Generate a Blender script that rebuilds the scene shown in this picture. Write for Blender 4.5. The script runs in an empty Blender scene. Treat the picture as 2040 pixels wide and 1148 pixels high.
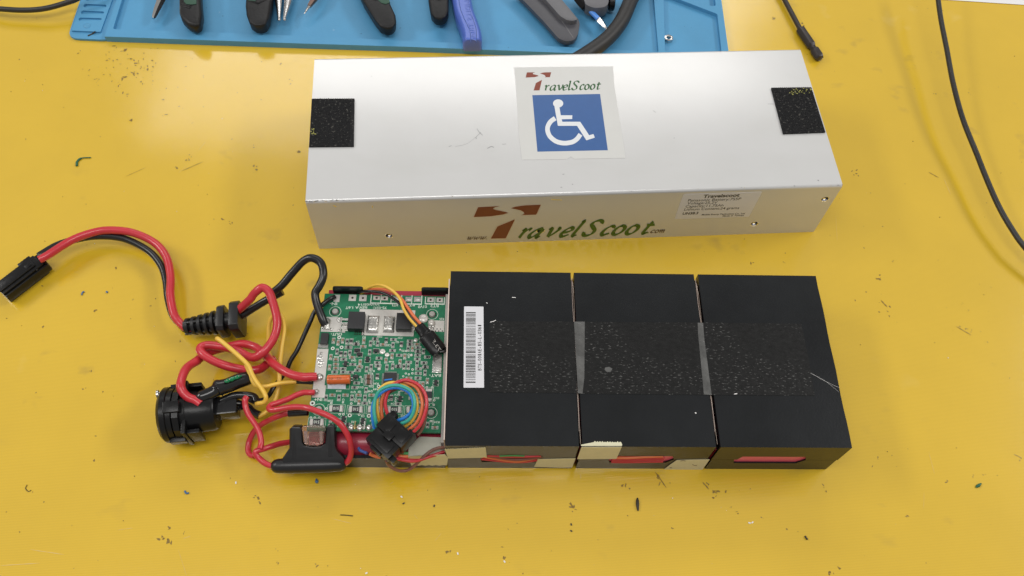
import bpy, bmesh, math, random
from mathutils import Vector, Matrix
from mathutils.geometry import tessellate_polygon
rnd = random.Random(7)
sc = bpy.context.scene
MM = 0.001
V = Vector
# ------------------------------------------------------------------ camera
CAM = V((0.0, 0.0, 417.631))
TILT, ROLL, FPX = 0.51444, 0.07959, 1700.0
ROT = Matrix.Rotation(TILT, 3, 'X') @ Matrix.Rotation(ROLL, 3, 'Z')
cd = bpy.data.cameras.new('camera'); cam = bpy.data.objects.new('camera', cd)
sc.collection.objects.link(cam)
cd.sensor_width = 36; cd.lens = FPX / 2040 * 36; cd.clip_start = 0.01; cd.clip_end = 50
cam.matrix_world = Matrix.Translation(CAM * MM) @ ROT.to_4x4()
sc.camera = cam
# ------------------------------------------------------------------ light
sc.view_settings.view_transform = 'Standard'; sc.view_settings.look = 'None'
sc.view_settings.exposure = 0.0; sc.view_settings.gamma = 1
w = bpy.data.worlds.new('World'); sc.world = w; w.use_nodes = True
bg = w.node_tree.nodes['Background']
bg.inputs[0].default_value = (1.0, 0.985, 0.96, 1); bg.inputs[1].default_value = 0.34

def area(name, loc, sx, sy, power, col=(1, 0.98, 0.95), aim=None):
    l = bpy.data.lights.new(name, 'AREA'); l.shape = 'RECTANGLE'; l.size = sx; l.size_y = sy
    l.energy = power; l.color = col
    o = bpy.data.objects.new(name, l); sc.collection.objects.link(o); o.location = loc
    if aim is not None:
        o.rotation_euler = (V(aim) - V(loc)).to_track_quat('-Z', 'Y').to_euler()
    return o
area('ceiling_panel_far', (-0.30, 2.66, 1.9), 2.3, 1.0, 25)
area('fill_panel_near', (-0.2, -0.2, 1.9), 1.4, 0.5, 14)  # added overhead fill, set where the bench does not mirror it
area('fill_panel_left', (-2.3, 0.45, 1.9), 0.6, 1.2, 33)  # added fill lamp for overall brightness and soft shadows, unseen in reflections
area('fill_panel_right', (2.1, 0.95, 1.9), 0.6, 1.2, 36)  # added fill lamp, lifts the right side of the bench, unseen

# ------------------------------------------------------------------ px helpers
def ray(px, py):
    return ROT @ V(((px - 1020) / FPX, (574 - py) / FPX, -1))
def U(px, py, z=0.0):
    d = ray(px, py); return CAM + d * ((z - CAM.z) / d.z)
def UP(px, py, o, n):
    d = ray(px, py); return CAM + d * ((o - CAM).dot(n) / d.dot(n))
class Z:                       # a measuring window of the photograph: origin and magnification
    def __init__(s, x, y, k): s.x, s.y, s.k = x, y, k
    def __call__(s, a, b): return (s.x + a / s.k, s.y + b / s.k)
class Fr:                      # local frame, mm
    def __init__(s, o, x, y, z): s.o, s.x, s.y, s.z = V(o), V(x), V(y), V(z)
    def p(s, u, v, w=0): return s.o + s.x * u + s.y * v + s.z * w
    def l(s, q): q = q - s.o; return (q.dot(s.x), q.dot(s.y), q.dot(s.z))
def zframe(x, y, rot, z=0):
    c, s_ = math.cos(rot), math.sin(rot); return Fr((x, y, z), (c, s_, 0), (-s_, c, 0), (0, 0, 1))
CASE = zframe(-111.543, 251.712, 0.13463); CL, CW, CH = 290.0, 102.1, 46.2
PACK = zframe(-25.186, 129.824, 0.07717); PL_, PW, PH = 192.8, 94.5, 33.9
def case_top(px, py, h=0.0): return U(px, py, CH + h)
def case_front(px, py, h=0.0): return UP(px, py, CASE.p(0, -h, 0), CASE.y)
def pack_top(px, py, h=0.0): return U(px, py, PH + h)
def pack_front(px, py, h=0.0): return UP(px, py, PACK.p(0, -h, 0), PACK.y)

# ------------------------------------------------------------------ materials
def mat(name, col, rough=0.5, metal=0.0, spec=0.5, coat=0.0, bump=0.0, bscale=400, var=0.0, vscale=60, trans=0.0, alpha=1.0, stretch=None, ior=1.5):
    m = bpy.data.materials.new(name); m.use_nodes = True; nt = m.node_tree; b = nt.nodes['Principled BSDF']
    b.inputs['Base Color'].default_value = (*col, 1); b.inputs['Roughness'].default_value = rough
    b.inputs['Metallic'].default_value = metal; b.inputs['Specular IOR Level'].default_value = spec
    b.inputs['Coat Weight'].default_value = coat; b.inputs['Transmission Weight'].default_value = trans
    b.inputs['IOR'].default_value = ior; b.inputs['Alpha'].default_value = alpha
    if bump or var:
        tc = nt.nodes.new('ShaderNodeTexCoord'); mp = nt.nodes.new('ShaderNodeMapping'); nt.links.new(tc.outputs['Object'], mp.inputs[0])
        if stretch: mp.inputs['Scale'].default_value = stretch
    if bump:
        n = nt.nodes.new('ShaderNodeTexNoise'); n.inputs['Scale'].default_value = bscale; n.inputs['Detail'].default_value = 6
        nt.links.new(mp.outputs[0], n.inputs[0]); bp = nt.nodes.new('ShaderNodeBump')
        bp.inputs['Strength'].default_value = bump; bp.inputs['Distance'].default_value = 0.0006
        nt.links.new(n.outputs[0], bp.inputs['Height']); nt.links.new(bp.outputs[0], b.inputs['Normal'])
    if var:
        n = nt.nodes.new('ShaderNodeTexNoise'); n.inputs['Scale'].default_value = vscale; n.inputs['Detail'].default_value = 8
        n.inputs['Roughness'].default_value = 0.65
        nt.links.new(mp.outputs[0], n.inputs[0]); r = nt.nodes.new('ShaderNodeValToRGB')
        r.color_ramp.elements[0].position = 0.3; r.color_ramp.elements[1].position = 0.7
        r.color_ramp.elements[0].color = (*[c * (1 - var) for c in col], 1)
        r.color_ramp.elements[1].color = (*[min(1, c * (1 + var)) for c in col], 1)
        nt.links.new(n.outputs[0], r.inputs[0]); nt.links.new(r.outputs[0], b.inputs['Base Color'])
        mr = nt.nodes.new('ShaderNodeMapRange'); mr.inputs['To Min'].default_value = max(0.02, rough * (1 - var)); mr.inputs['To Max'].default_value = min(1, rough * (1 + var))
        nt.links.new(n.outputs[0], mr.inputs[0]); nt.links.new(mr.outputs[0], b.inputs['Roughness'])
    return m

def flecks(m, col, scale, thr, stretch=(1, 1, 1), soft=0.03, fac=1.0, rough=None, mask=None):
    """scatter flecks of another colour over a material (dust, scuffs)"""
    nt = m.node_tree; b = nt.nodes['Principled BSDF']
    tc = nt.nodes.new('ShaderNodeTexCoord'); mp = nt.nodes.new('ShaderNodeMapping'); mp.inputs['Scale'].default_value = stretch
    nt.links.new(tc.outputs['Object'], mp.inputs[0])
    n = nt.nodes.new('ShaderNodeTexNoise'); n.inputs['Scale'].default_value = scale; n.inputs['Detail'].default_value = 3
    nt.links.new(mp.outputs[0], n.inputs[0])
    mr = nt.nodes.new('ShaderNodeMapRange'); mr.inputs['From Min'].default_value = thr; mr.inputs['From Max'].default_value = thr + soft
    mr.inputs['To Max'].default_value = fac
    nt.links.new(n.outputs[0], mr.inputs[0]); out = mr.outputs[0]
    if mask:
        n2 = nt.nodes.new('ShaderNodeTexNoise'); n2.inputs['Scale'].default_value = mask[0]; nt.links.new(tc.outputs['Object'], n2.inputs[0])
        m2 = nt.nodes.new('ShaderNodeMapRange'); m2.inputs['From Min'].default_value = mask[1]; m2.inputs['From Max'].default_value = mask[1] + 0.12
        nt.links.new(n2.outputs[0], m2.inputs[0]); mu = nt.nodes.new('ShaderNodeMath'); mu.operation = 'MULTIPLY'
        nt.links.new(out, mu.inputs[0]); nt.links.new(m2.outputs[0], mu.inputs[1]); out = mu.outputs[0]
    mx = nt.nodes.new('ShaderNodeMix'); mx.data_type = 'RGBA'
    cur = b.inputs['Base Color']
    if cur.is_linked: nt.links.new(cur.links[0].from_socket, mx.inputs[6])
    else: mx.inputs[6].default_value = cur.default_value
    mx.inputs[7].default_value = (*col, 1); nt.links.new(out, mx.inputs[0]); nt.links.new(mx.outputs[2], cur)

M = {}
M['bench'] = mat('yellow_laminate', (0.735, 0.480, 0.030), 0.105, spec=0.5, var=0.05, vscale=9, ior=2.0)
nt = M['bench'].node_tree; b = nt.nodes['Principled BSDF']
tc = nt.nodes.new('ShaderNodeTexCoord'); mp = nt.nodes.new('ShaderNodeMapping'); mp.inputs['Rotation'].default_value = (0, 0, -0.035)
nt.links.new(tc.outputs['Object'], mp.inputs[0])
wv = nt.nodes.new('ShaderNodeTexWave'); wv.bands_direction = 'Y'; wv.inputs['Scale'].default_value = 420; wv.inputs['Distortion'].default_value = 1.2
wv.inputs['Detail'].default_value = 2; wv.inputs['Detail Scale'].default_value = 0.4
nt.links.new(mp.outputs[0], wv.inputs[0])
bp = nt.nodes.new('ShaderNodeBump'); bp.inputs['Strength'].default_value = 0.07; bp.inputs['Distance'].default_value = 0.0004
n = nt.nodes.new('ShaderNodeTexNoise'); n.inputs['Scale'].default_value = 22; n.inputs['Detail'].default_value = 2
bp2 = nt.nodes.new('ShaderNodeBump'); bp2.inputs['Strength'].default_value = 0.04; bp2.inputs['Distance'].default_value = 0.002
nt.links.new(tc.outputs['Object'], n.inputs[0]); nt.links.new(n.outputs[0], bp2.inputs['Height'])
nt.links.new(wv.outputs['Fac'], bp.inputs['Height']); nt.links.new(bp2.outputs[0], bp.inputs['Normal']); nt.links.new(bp.outputs[0], b.inputs['Normal'])
mx = nt.nodes.new('ShaderNodeMix'); mx.data_type = 'RGBA'; mx.blend_type = 'MULTIPLY'; mx.inputs[0].default_value = 0.10
nt.links.new(b.inputs['Base Color'].links[0].from_socket, mx.inputs[6]); nt.links.new(wv.outputs['Color'], mx.inputs[7]); nt.links.new(mx.outputs[2], b.inputs['Base Color'])
flecks(M['bench'], (0.36, 0.24, 0.05), 48, 0.62, (1, 1.4, 1), 0.16, 0.55, mask=(11, 0.48))
flecks(M['bench'], (0.78, 0.62, 0.26), 26, 0.66, (1, 1, 1), 0.14, 0.35, mask=(5, 0.45))
flecks(M['bench'], (0.10, 0.07, 0.025), 260, 0.735, (1, 1, 1), 0.02, 0.8, mask=(14, 0.5))
M['dirt'] = mat('brown_grime', (0.25, 0.16, 0.035), 0.35, var=0.4, vscale=900, alpha=0.78)
M['dirt_pale'] = mat('pale_scuff', (0.78, 0.60, 0.24), 0.5, alpha=0.7)
M['crumb'] = mat('dark_crumb', (0.03, 0.025, 0.015), 0.6)
M['white_crumb'] = mat('white_crumb', (0.8, 0.78, 0.75), 0.5)
M['alu'] = mat('satin_aluminium', (0.665, 0.665, 0.66), 0.25, 0.22, bump=0.012, bscale=1500, var=0.03, vscale=14)
flecks(M['alu'], (0.60, 0.60, 0.58), 16, 0.5, (1, 2.5, 1), 0.3, 0.5)
flecks(M['alu'], (0.35, 0.34, 0.33), 90, 0.73, (1, 1, 1), 0.03, 0.6, mask=(12, 0.52))
M['alu_bare'] = mat('bare_aluminium', (0.9, 0.9, 0.92), 0.2, 1.0)
M['scuff'] = mat('grey_scuff', (0.28, 0.28, 0.29), 0.5, 0.5)
M['hook'] = mat('black_hook_tape', (0.012, 0.012, 0.013), 0.8, bump=0.9, bscale=900, spec=0.25)
flecks(M['hook'], (0.13, 0.125, 0.11), 800, 0.60, (1, 1, 1), 0.10, 0.8)
M['glue'] = mat('dried_glue', (0.45, 0.44, 0.12), 0.5)
M['sticker'] = mat('sticker_paper', (0.60, 0.60, 0.58), 0.32, var=0.02)
M['blue_print'] = mat('blue_print', (0.032, 0.105, 0.30), 0.35, var=0.04, vscale=200)
M['white_print'] = mat('white_print', (0.72, 0.74, 0.76), 0.4)
M['red_print'] = mat('brick_red_print', (0.22, 0.045, 0.022), 0.45)
M['green_print'] = mat('dark_green_print', (0.02, 0.10, 0.025), 0.45)
M['olive_print'] = mat('leaf_green_print', (0.055, 0.15, 0.01), 0.45)
M['umber_print'] = mat('umber_print', (0.11, 0.055, 0.02), 0.45)
M['pale_edge'] = mat('pale_print_edge', (0.72, 0.55, 0.40), 0.45)
M['silver_label'] = mat('silver_label', (0.78, 0.76, 0.74), 0.5)
M['ink'] = mat('black_ink', (0.02, 0.018, 0.015), 0.5)
M['block'] = mat('black_plastic_sheet', (0.0080, 0.0092, 0.0105), 0.32, spec=0.30, bump=0.10, bscale=900, var=0.28, vscale=16)
flecks(M['block'], (0.25, 0.25, 0.25), 330, 0.76, (1, 1, 1), 0.02, 0.7)
M['block_edge'] = M['block']
M['film'] = mat('clear_tape_film', (0.008, 0.008, 0.008), 0.32, spec=0.36, bump=0.15, bscale=900, var=0.3, vscale=500, stretch=(0.6, 1, 1))
flecks(M['film'], (0.30, 0.30, 0.29), 1300, 0.60, (0.4, 1, 1), 0.14, 0.42, mask=(22, 0.40))
flecks(M['film'], (0.4, 0.4, 0.38), 600, 0.72, (0.35, 1, 1), 0.04, 0.7, mask=(30, 0.5))
M['film_milky'] = mat('milky_tape_film', (0.10, 0.10, 0.097), 0.2, bump=1.0, bscale=220, var=0.45, vscale=90)
M['nickel'] = mat('nickel_strip', (0.75, 0.62, 0.52), 0.3, 1.0)
M['paper_edge'] = mat('paper_edge', (0.62, 0.50, 0.44), 0.7)
M['insul'] = mat('insulating_sheet', (0.36, 0.345, 0.32), 0.4, var=0.1, vscale=60)
M['cell'] = mat('red_shrink_wrap', (0.32, 0.02, 0.045), 0.35, coat=0.3, var=0.06, vscale=80)
M['cell_pink'] = mat('pink_shrink_wrap', (0.78, 0.12, 0.23), 0.4)
M['cell_steel'] = mat('cell_steel', (0.6, 0.6, 0.6), 0.3, 1.0)
M['tape'] = mat('masking_tape', (0.64, 0.61, 0.43), 0.55, bump=0.35, bscale=600, var=0.05, vscale=150)
M['tape_clear'] = mat('glossy_tape', (0.52, 0.52, 0.44), 0.12, bump=0.5, bscale=90, var=0.06, vscale=90)
M['barcode_paper'] = mat('barcode_paper', (0.66, 0.66, 0.69), 0.4)
M['pcb'] = mat('green_solder_mask', (0.010, 0.155, 0.072), 0.3, spec=0.5, coat=0.2, var=0.22, vscale=220)
M['pcb_trace'] = mat('green_trace', (0.02, 0.24, 0.11), 0.3)
M['silk'] = mat('white_silkscreen', (0.60, 0.66, 0.58), 0.6)
M['solder'] = mat('solder', (0.56, 0.55, 0.52), 0.28, 0.85, bump=0.8, bscale=260, var=0.2, vscale=200)
M['tin'] = mat('tinned_pad', (0.64, 0.62, 0.58), 0.36, 0.4, bump=0.35, bscale=220, var=0.12, vscale=120)
M['chip'] = mat('chip_epoxy', (0.016, 0.016, 0.018), 0.5, bump=0.1, bscale=1200)
M['hole'] = mat('drilled_hole', (0.02, 0.012, 0.008), 0.8)
M['res'] = mat('resistor_body', (0.03, 0.03, 0.035), 0.4)
M['cap'] = mat('ceramic_tan', (0.26, 0.15, 0.085), 0.4)
M['cap_dark'] = mat('ceramic_brown', (0.12, 0.06, 0.035), 0.4)
M['orange_can'] = mat('orange_sleeve', (0.62, 0.12, 0.02), 0.28, coat=0.3)
M['glue_white'] = mat('white_silicone', (0.62, 0.64, 0.70), 0.3)
M['black_rubber'] = mat('black_rubber', (0.010, 0.010, 0.011), 0.35, spec=0.5, bump=0.12, bscale=300, var=0.15, vscale=120)
M['black_gloss'] = mat('glossy_black_sleeve', (0.008, 0.008, 0.009), 0.18, spec=0.6, bump=0.3, bscale=160)
M['black_nylon'] = mat('black_nylon', (0.007, 0.007, 0.0075), 0.30, spec=0.3, bump=0.1, bscale=500, var=0.15, vscale=100)
M['black_wire'] = mat('black_insulation', (0.010, 0.010, 0.011), 0.28, bump=0.1, bscale=300)
M['red_wire'] = mat('red_insulation', (0.53, 0.028, 0.042), 0.3, coat=0.15, bump=0.06, bscale=200, var=0.06, vscale=90)
M['yellow_wire'] = mat('yellow_insulation', (0.80, 0.50, 0.07), 0.35)
M['orange_wire'] = mat('orange_insulation', (0.70, 0.17, 0.06), 0.35)
M['blue_wire'] = mat('blue_insulation', (0.02, 0.20, 0.62), 0.35)
M['teal_wire'] = mat('teal_insulation', (0.04, 0.36, 0.28), 0.35)
M['brown_wire'] = mat('brown_insulation', (0.20, 0.085, 0.06), 0.4)
M['green_wire'] = mat('green_insulation', (0.05, 0.28, 0.08), 0.35)
M['navy_wire'] = mat('navy_insulation', (0.03, 0.08, 0.30), 0.35)
M['amber'] = mat('amber_fuse_plastic', (0.85, 0.58, 0.50), 0.10, trans=0.9, ior=1.45)
M['steel'] = mat('polished_steel', (0.62, 0.61, 0.60), 0.22, 1.0, bump=0.1, bscale=300)
M['brass'] = mat('pale_brass', (0.72, 0.55, 0.25), 0.25, 1.0)
M['copper'] = mat('coppery_steel', (0.60, 0.40, 0.33), 0.25, 1.0)
M['green_led'] = mat('green_glass', (0.01, 0.30, 0.12), 0.12, trans=0.4)
M['mat_blue'] = mat('blue_silicone', (0.085, 0.30, 0.52), 0.5, spec=0.4, bump=0.12, bscale=700, var=0.06, vscale=25)
flecks(M['mat_blue'], (0.03, 0.10, 0.18), 260, 0.74, (1, 1, 1), 0.02, 0.8)
flecks(M['mat_blue'], (0.35, 0.50, 0.62), 150, 0.73, (1, 1, 1), 0.05, 0.4)
M['grip'] = mat('black_soft_grip', (0.009, 0.009, 0.010), 0.45, spec=0.35, bump=0.25, bscale=500, var=0.25, vscale=120)
M['grip_green'] = mat('green_grip_inlay', (0.03, 0.085, 0.055), 0.5, bump=0.2, bscale=500)
M['strip_blue'] = mat('periwinkle_plastic', (0.075, 0.14, 0.52), 0.35, coat=0.2)
M['grey_plastic'] = mat('grey_plastic', (0.125, 0.125, 0.135), 0.4, var=0.08, vscale=120, bump=0.05)
M['dark_grey_plastic'] = mat('dark_grey_plastic', (0.065, 0.065, 0.075), 0.4, var=0.08, vscale=120)
M['sky_shaft'] = mat('light_blue_sleeve', (0.10, 0.30, 0.80), 0.35)
M['hose'] = mat('black_rubber_hose', (0.022, 0.021, 0.021), 0.5, bump=0.15, bscale=500, var=0.2, vscale=150)
M['gunmetal'] = mat('gunmetal', (0.055, 0.048, 0.048), 0.38, 0.6, bump=0.3, bscale=300)
M['cable'] = mat('black_cable_jacket', (0.022, 0.020, 0.018), 0.42, var=0.25, vscale=150, bump=0.1)
M['paper'] = mat('white_paper', (0.78, 0.77, 0.77), 0.6)
M['fibre_green'] = mat('green_fibre', (0.02, 0.12, 0.06), 0.5)
M['blue_bit'] = mat('blue_plastic_bit', (0.06, 0.15, 0.30), 0.5)

# ------------------------------------------------------------------ object helpers
WORLD = {}
def put(o, parent):
    sc.collection.objects.link(o)
    if parent is not None: o.parent = parent
def thing(name, label, cat, at, group=None):
    o = bpy.data.objects.new(name, None); o.empty_display_size = 0.01; put(o, None)
    o.location = at * MM; WORLD[o] = V(at)
    o['label'] = label; o['category'] = cat
    if group: o['group'] = group
    return o
def tag(o, label, cat, group=None):
    o['label'] = label; o['category'] = cat
    if group: o['group'] = group
    return o
class B:                       # mesh collector in world millimetres, several materials
    def __init__(s): s.v = []; s.f = []; s.m = []; s.mats = []
    def mi(s, m):
        if m not in s.mats: s.mats.append(m)
        return s.mats.index(m)
    def add(s, vs, fs, m):
        k = len(s.v); s.v += [V(q) for q in vs]; i = s.mi(m)
        for f in fs: s.f.append([k + j for j in f]); s.m.append(i)
        return s
    def build(s, name, parent=None, smooth=35, bevel=0.0, kind=None, origin=None, bseg=2):
        me = bpy.data.meshes.new(name)
        lo = V([min(q[i] for q in s.v) for i in range(3)]); hi = V([max(q[i] for q in s.v) for i in range(3)])
        c = origin if origin is not None else V(((lo.x + hi.x) / 2, (lo.y + hi.y) / 2, lo.z))
        me.from_pydata([((q - c) * MM)[:] for q in s.v], [], s.f)
        for m in s.mats: me.materials.append(M[m])
        me.polygons.foreach_set('material_index', s.m)
        bm = bmesh.new(); bm.from_mesh(me)
        bmesh.ops.remove_doubles(bm, verts=bm.verts, dist=1e-7)
        bmesh.ops.recalc_face_normals(bm, faces=bm.faces)
        if bevel:
            ed = [e for e in bm.edges if len(e.link_faces) == 2 and e.calc_face_angle(0) > 0.6]
            bmesh.ops.bevel(bm, geom=ed, offset=bevel * MM, segments=bseg, profile=0.5 if bseg > 2 else 0.6, affect='EDGES', clamp_overlap=True)
        bm.to_mesh(me); bm.free()
        if smooth: me.shade_smooth(); me.set_sharp_from_angle(angle=math.radians(smooth))
        o = bpy.data.objects.new(name, me); put(o, parent)
        o.location = (c - (WORLD[parent] if parent is not None else V((0, 0, 0)))) * MM
        WORLD[o] = c
        if kind: o['kind'] = kind
        return o
    # shapes ---------------------------------------------------------
    def box(s, c, ax, ay, az, sx, sy, sz, m):
        vs = [c + ax * (i * sx / 2) + ay * (j * sy / 2) + az * (k * sz / 2) for k in (-1, 1) for j in (-1, 1) for i in (-1, 1)]
        return s.add(vs, [(0, 2, 3, 1), (4, 5, 7, 6), (0, 1, 5, 4), (2, 6, 7, 3), (0, 4, 6, 2), (1, 3, 7, 5)], m)
    def fbox(s, F, u0, u1, v0, v1, w0, w1, m):
        return s.box(F.p((u0 + u1) / 2, (v0 + v1) / 2, (w0 + w1) / 2), F.x, F.y, F.z, u1 - u0, v1 - v0, w1 - w0, m)
    def poly(s, pts, m):       # flat polygon (tessellated, may be concave)
        tri = tessellate_polygon([pts]); return s.add(pts, [tuple(t) for t in tri], m)
    def prism(s, pts, off, m):
        n = len(pts); tri = tessellate_polygon([pts]); vs = list(pts) + [q + off for q in pts]
        fs = [tuple(t) for t in tri] + [tuple(n + i for i in t[::-1]) for t in tri] + [(i, (i + 1) % n, n + (i + 1) % n, n + i) for i in range(n)]
        return s.add(vs, fs, m)
    def tube(s, pts, r, m, seg=12, cap=True, flat=1.0, up=V((0, 0, 1)), roundcap=False):
        n = len(pts); rs = list(r) if isinstance(r, (list, tuple)) else [r] * n
        if len(rs) != n:
            o_ = rs; rs = []
            for i in range(n): f_ = i / (n - 1) * (len(o_) - 1); k_ = min(int(f_), len(o_) - 2); rs.append(o_[k_] * (1 - f_ + k_) + o_[k_ + 1] * (f_ - k_))
        if roundcap:
            for end in (0, 1):
                a, b_ = (pts[-1], pts[-2]) if end else (pts[0], pts[1]); rr = rs[-1] if end else rs[0]
                d = (a - b_).normalized(); ex = [(a + d * rr * math.sin(t), rr * math.cos(t)) for t in (0.5, 0.95, 1.3, 1.5)]
                if end: pts = pts + [e[0] for e in ex]; rs = list(rs) + [e[1] for e in ex]
                else: pts = [e[0] for e in ex[::-1]] + pts; rs = [e[1] for e in ex[::-1]] + list(rs)
            n = len(pts)
        vs = []; prev = None
        for i in range(n):
            t = (pts[min(i + 1, n - 1)] - pts[max(i - 1, 0)]).normalized()
            if prev is None:
                a = t.cross(up)
                if a.length < 1e-3: a = t.cross(V((1, 0, 0)))
                a.normalize()
            else:
                a = prev - t * prev.dot(t); a.normalize()
            if flat != 1.0:
                a = t.cross(up).normalized()
            prev = a; c = t.cross(a)
            for k in range(seg):
                an = 2 * math.pi * k / seg; vs.append(pts[i] + a * (math.cos(an) * rs[i]) + c * (math.sin(an) * rs[i] * flat))
        fs = [(i * seg + k, i * seg + (k + 1) % seg, (i + 1) * seg + (k + 1) % seg, (i + 1) * seg + k) for i in range(n - 1) for k in range(seg)]
        if cap: fs += [tuple(range(seg))[::-1], tuple((n - 1) * seg + k for k in range(seg))]
        return s.add(vs, fs, m)
    def lathe(s, o, axis, prof, m, seg=28, ring=True):   # prof: (t along axis, radius)
        axis = axis.normalized(); a = axis.cross(V((0, 0, 1)))
        if a.length < 1e-3: a = V((1, 0, 0))
        a.normalize(); c = axis.cross(a); vs = []; n = len(prof)
        for t, r in prof:
            for k in range(seg):
                an = 2 * math.pi * k / seg; vs.append(o + axis * t + a * (math.cos(an) * r) + c * (math.sin(an) * r))
        fs = [(i * seg + k, i * seg + (k + 1) % seg, (i + 1) * seg + (k + 1) % seg, (i + 1) * seg + k) for i in range(n - 1) for k in range(seg)]
        if ring: fs += [tuple(range(seg))[::-1], tuple((n - 1) * seg + k for k in range(seg))]
        return s.add(vs, fs, m)
def spline(pts, sub=8):
    """Catmull-Rom through Vectors"""
    P = [pts[0] * 2 - pts[1]] + list(pts) + [pts[-1] * 2 - pts[-2]]; out = []
    for i in range(1, len(P) - 2):
        a, b_, c, d = P[i - 1:i + 3]
        for k in range(sub):
            t = k / sub; out.append(0.5 * ((2 * b_) + (c - a) * t + (2 * a - 5 * b_ + 4 * c - d) * t * t + (3 * b_ - a - 3 * c + d) * t ** 3))
    out.append(P[-2]); return out
def wire(name, parent, pts, r, m, z=Z(0, 0, 1), sub=8, seg=12, kind=None):
    """pts: (x, y, height) in a measuring window"""
    q = spline([U(*z(a, b_), h) for a, b_, h in pts], sub); ph_ = rnd.random() * 6
    q = [p_ + V((math.sin(i * .21 + ph_), math.cos(i * .17 + ph_ * 2), .6 * math.sin(i * .13 + ph_))) * (.10 * r) for i, p_ in enumerate(q)]
    r = [r * (1 + .012 * math.sin(i * .3 + ph_)) for i in range(len(q))]
    return B().tube(q, r, m, seg=seg).build(name, parent, smooth=60)
def plate(name_m, F, outline, holes, w0, w1, bld):
    """flat plate with holes: outline and holes as (u,v) lists in frame F, between heights w0 and w1"""
    loops = [[V((u, v, 0)) for u, v in outline]] + [[V((u, v, 0)) for u, v in h] for h in holes]
    tri = tessellate_polygon(loops); flatp = [q for l in loops for q in l]; n = len(flatp)
    vs = [F.p(q.x, q.y, w0) for q in flatp] + [F.p(q.x, q.y, w1) for q in flatp]
    fs = [tuple(t) for t in tri] + [tuple(n + i for i in t[::-1]) for t in tri]; k = 0
    for l in loops:
        m_ = len(l)
        for i in range(m_): a, b_ = k + i, k + (i + 1) % m_; fs.append((a, b_, n + b_, n + a))
        k += m_
    bld.add(vs, fs, name_m); return bld
def circ(u, v, r, n=20, rv=None): return [(u + r * math.cos(2 * math.pi * i / n), v + (rv or r) * math.sin(2 * math.pi * i / n)) for i in range(n)]
def rpoly(pts, r, n=5):
    """round the corners of a 2D polygon"""
    out = []
    for i in range(len(pts)):
        p = V((*pts[i], 0)); a = V((*pts[i - 1], 0)) - p; b_ = V((*pts[(i + 1) % len(pts)], 0)) - p
        rr = min(r, a.length / 2.1, b_.length / 2.1); pa = p + a.normalized() * rr; pb = p + b_.normalized() * rr
        for k in range(n + 1): t = k / n; q = pa * (1 - t) ** 2 + p * 2 * t * (1 - t) + pb * t * t; out.append((q.x, q.y))
    return out

# ------------------------------------------------------------------ lettering
TXT = {}
def text_mesh(t, bold=0.0):
    if (t, bold) in TXT: return TXT[(t, bold)]
    c = bpy.data.curves.new('t', 'FONT'); c.body = t; c.size = 1; c.offset = bold; c.resolution_u = 3
    o = bpy.data.objects.new('t', c); me = bpy.data.meshes.new_from_object(o)
    vs = [v.co.copy() for v in me.vertices]; fs = [tuple(p.vertices) for p in me.polygons]
    bpy.data.objects.remove(o); bpy.data.curves.remove(c); bpy.data.meshes.remove(me)
    x0 = min(v.x for v in vs); x1 = max(v.x for v in vs)
    TXT[(t, bold)] = (vs, fs, x0, x1); return TXT[(t, bold)]
def text_on(bld, t, start, end, up, m, proj, bold=0.0, mono=False):
    """lettering from start to end (window px), cap height vector up (window px); proj maps px to the surface"""
    s0, e0, u0 = V((*start, 0)), V((*end, 0)), V((*up, 0))
    if mono:
        n = len(t); st = (e0 - s0) / n
        for i, ch in enumerate(t):
            if ch == ' ': continue
            wd = 0.8 if ch not in '-1:.' else (0.6 if ch == '-' else 0.5)
            text_on(bld, ch, (s0 + st * (i + 0.5 - wd / 2)).xy, (s0 + st * (i + 0.5 + wd / 2)).xy, up, m, proj, bold)
        return
    vs, fs, x0, x1 = text_mesh(t, bold)
    out = []
    for v in vs:
        q = s0 + (e0 - s0) * ((v.x - x0) / (x1 - x0)) + u0 * (v.y / 0.70)
        out.append(proj(q.x, q.y))
    bld.add(out, fs, m)
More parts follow.
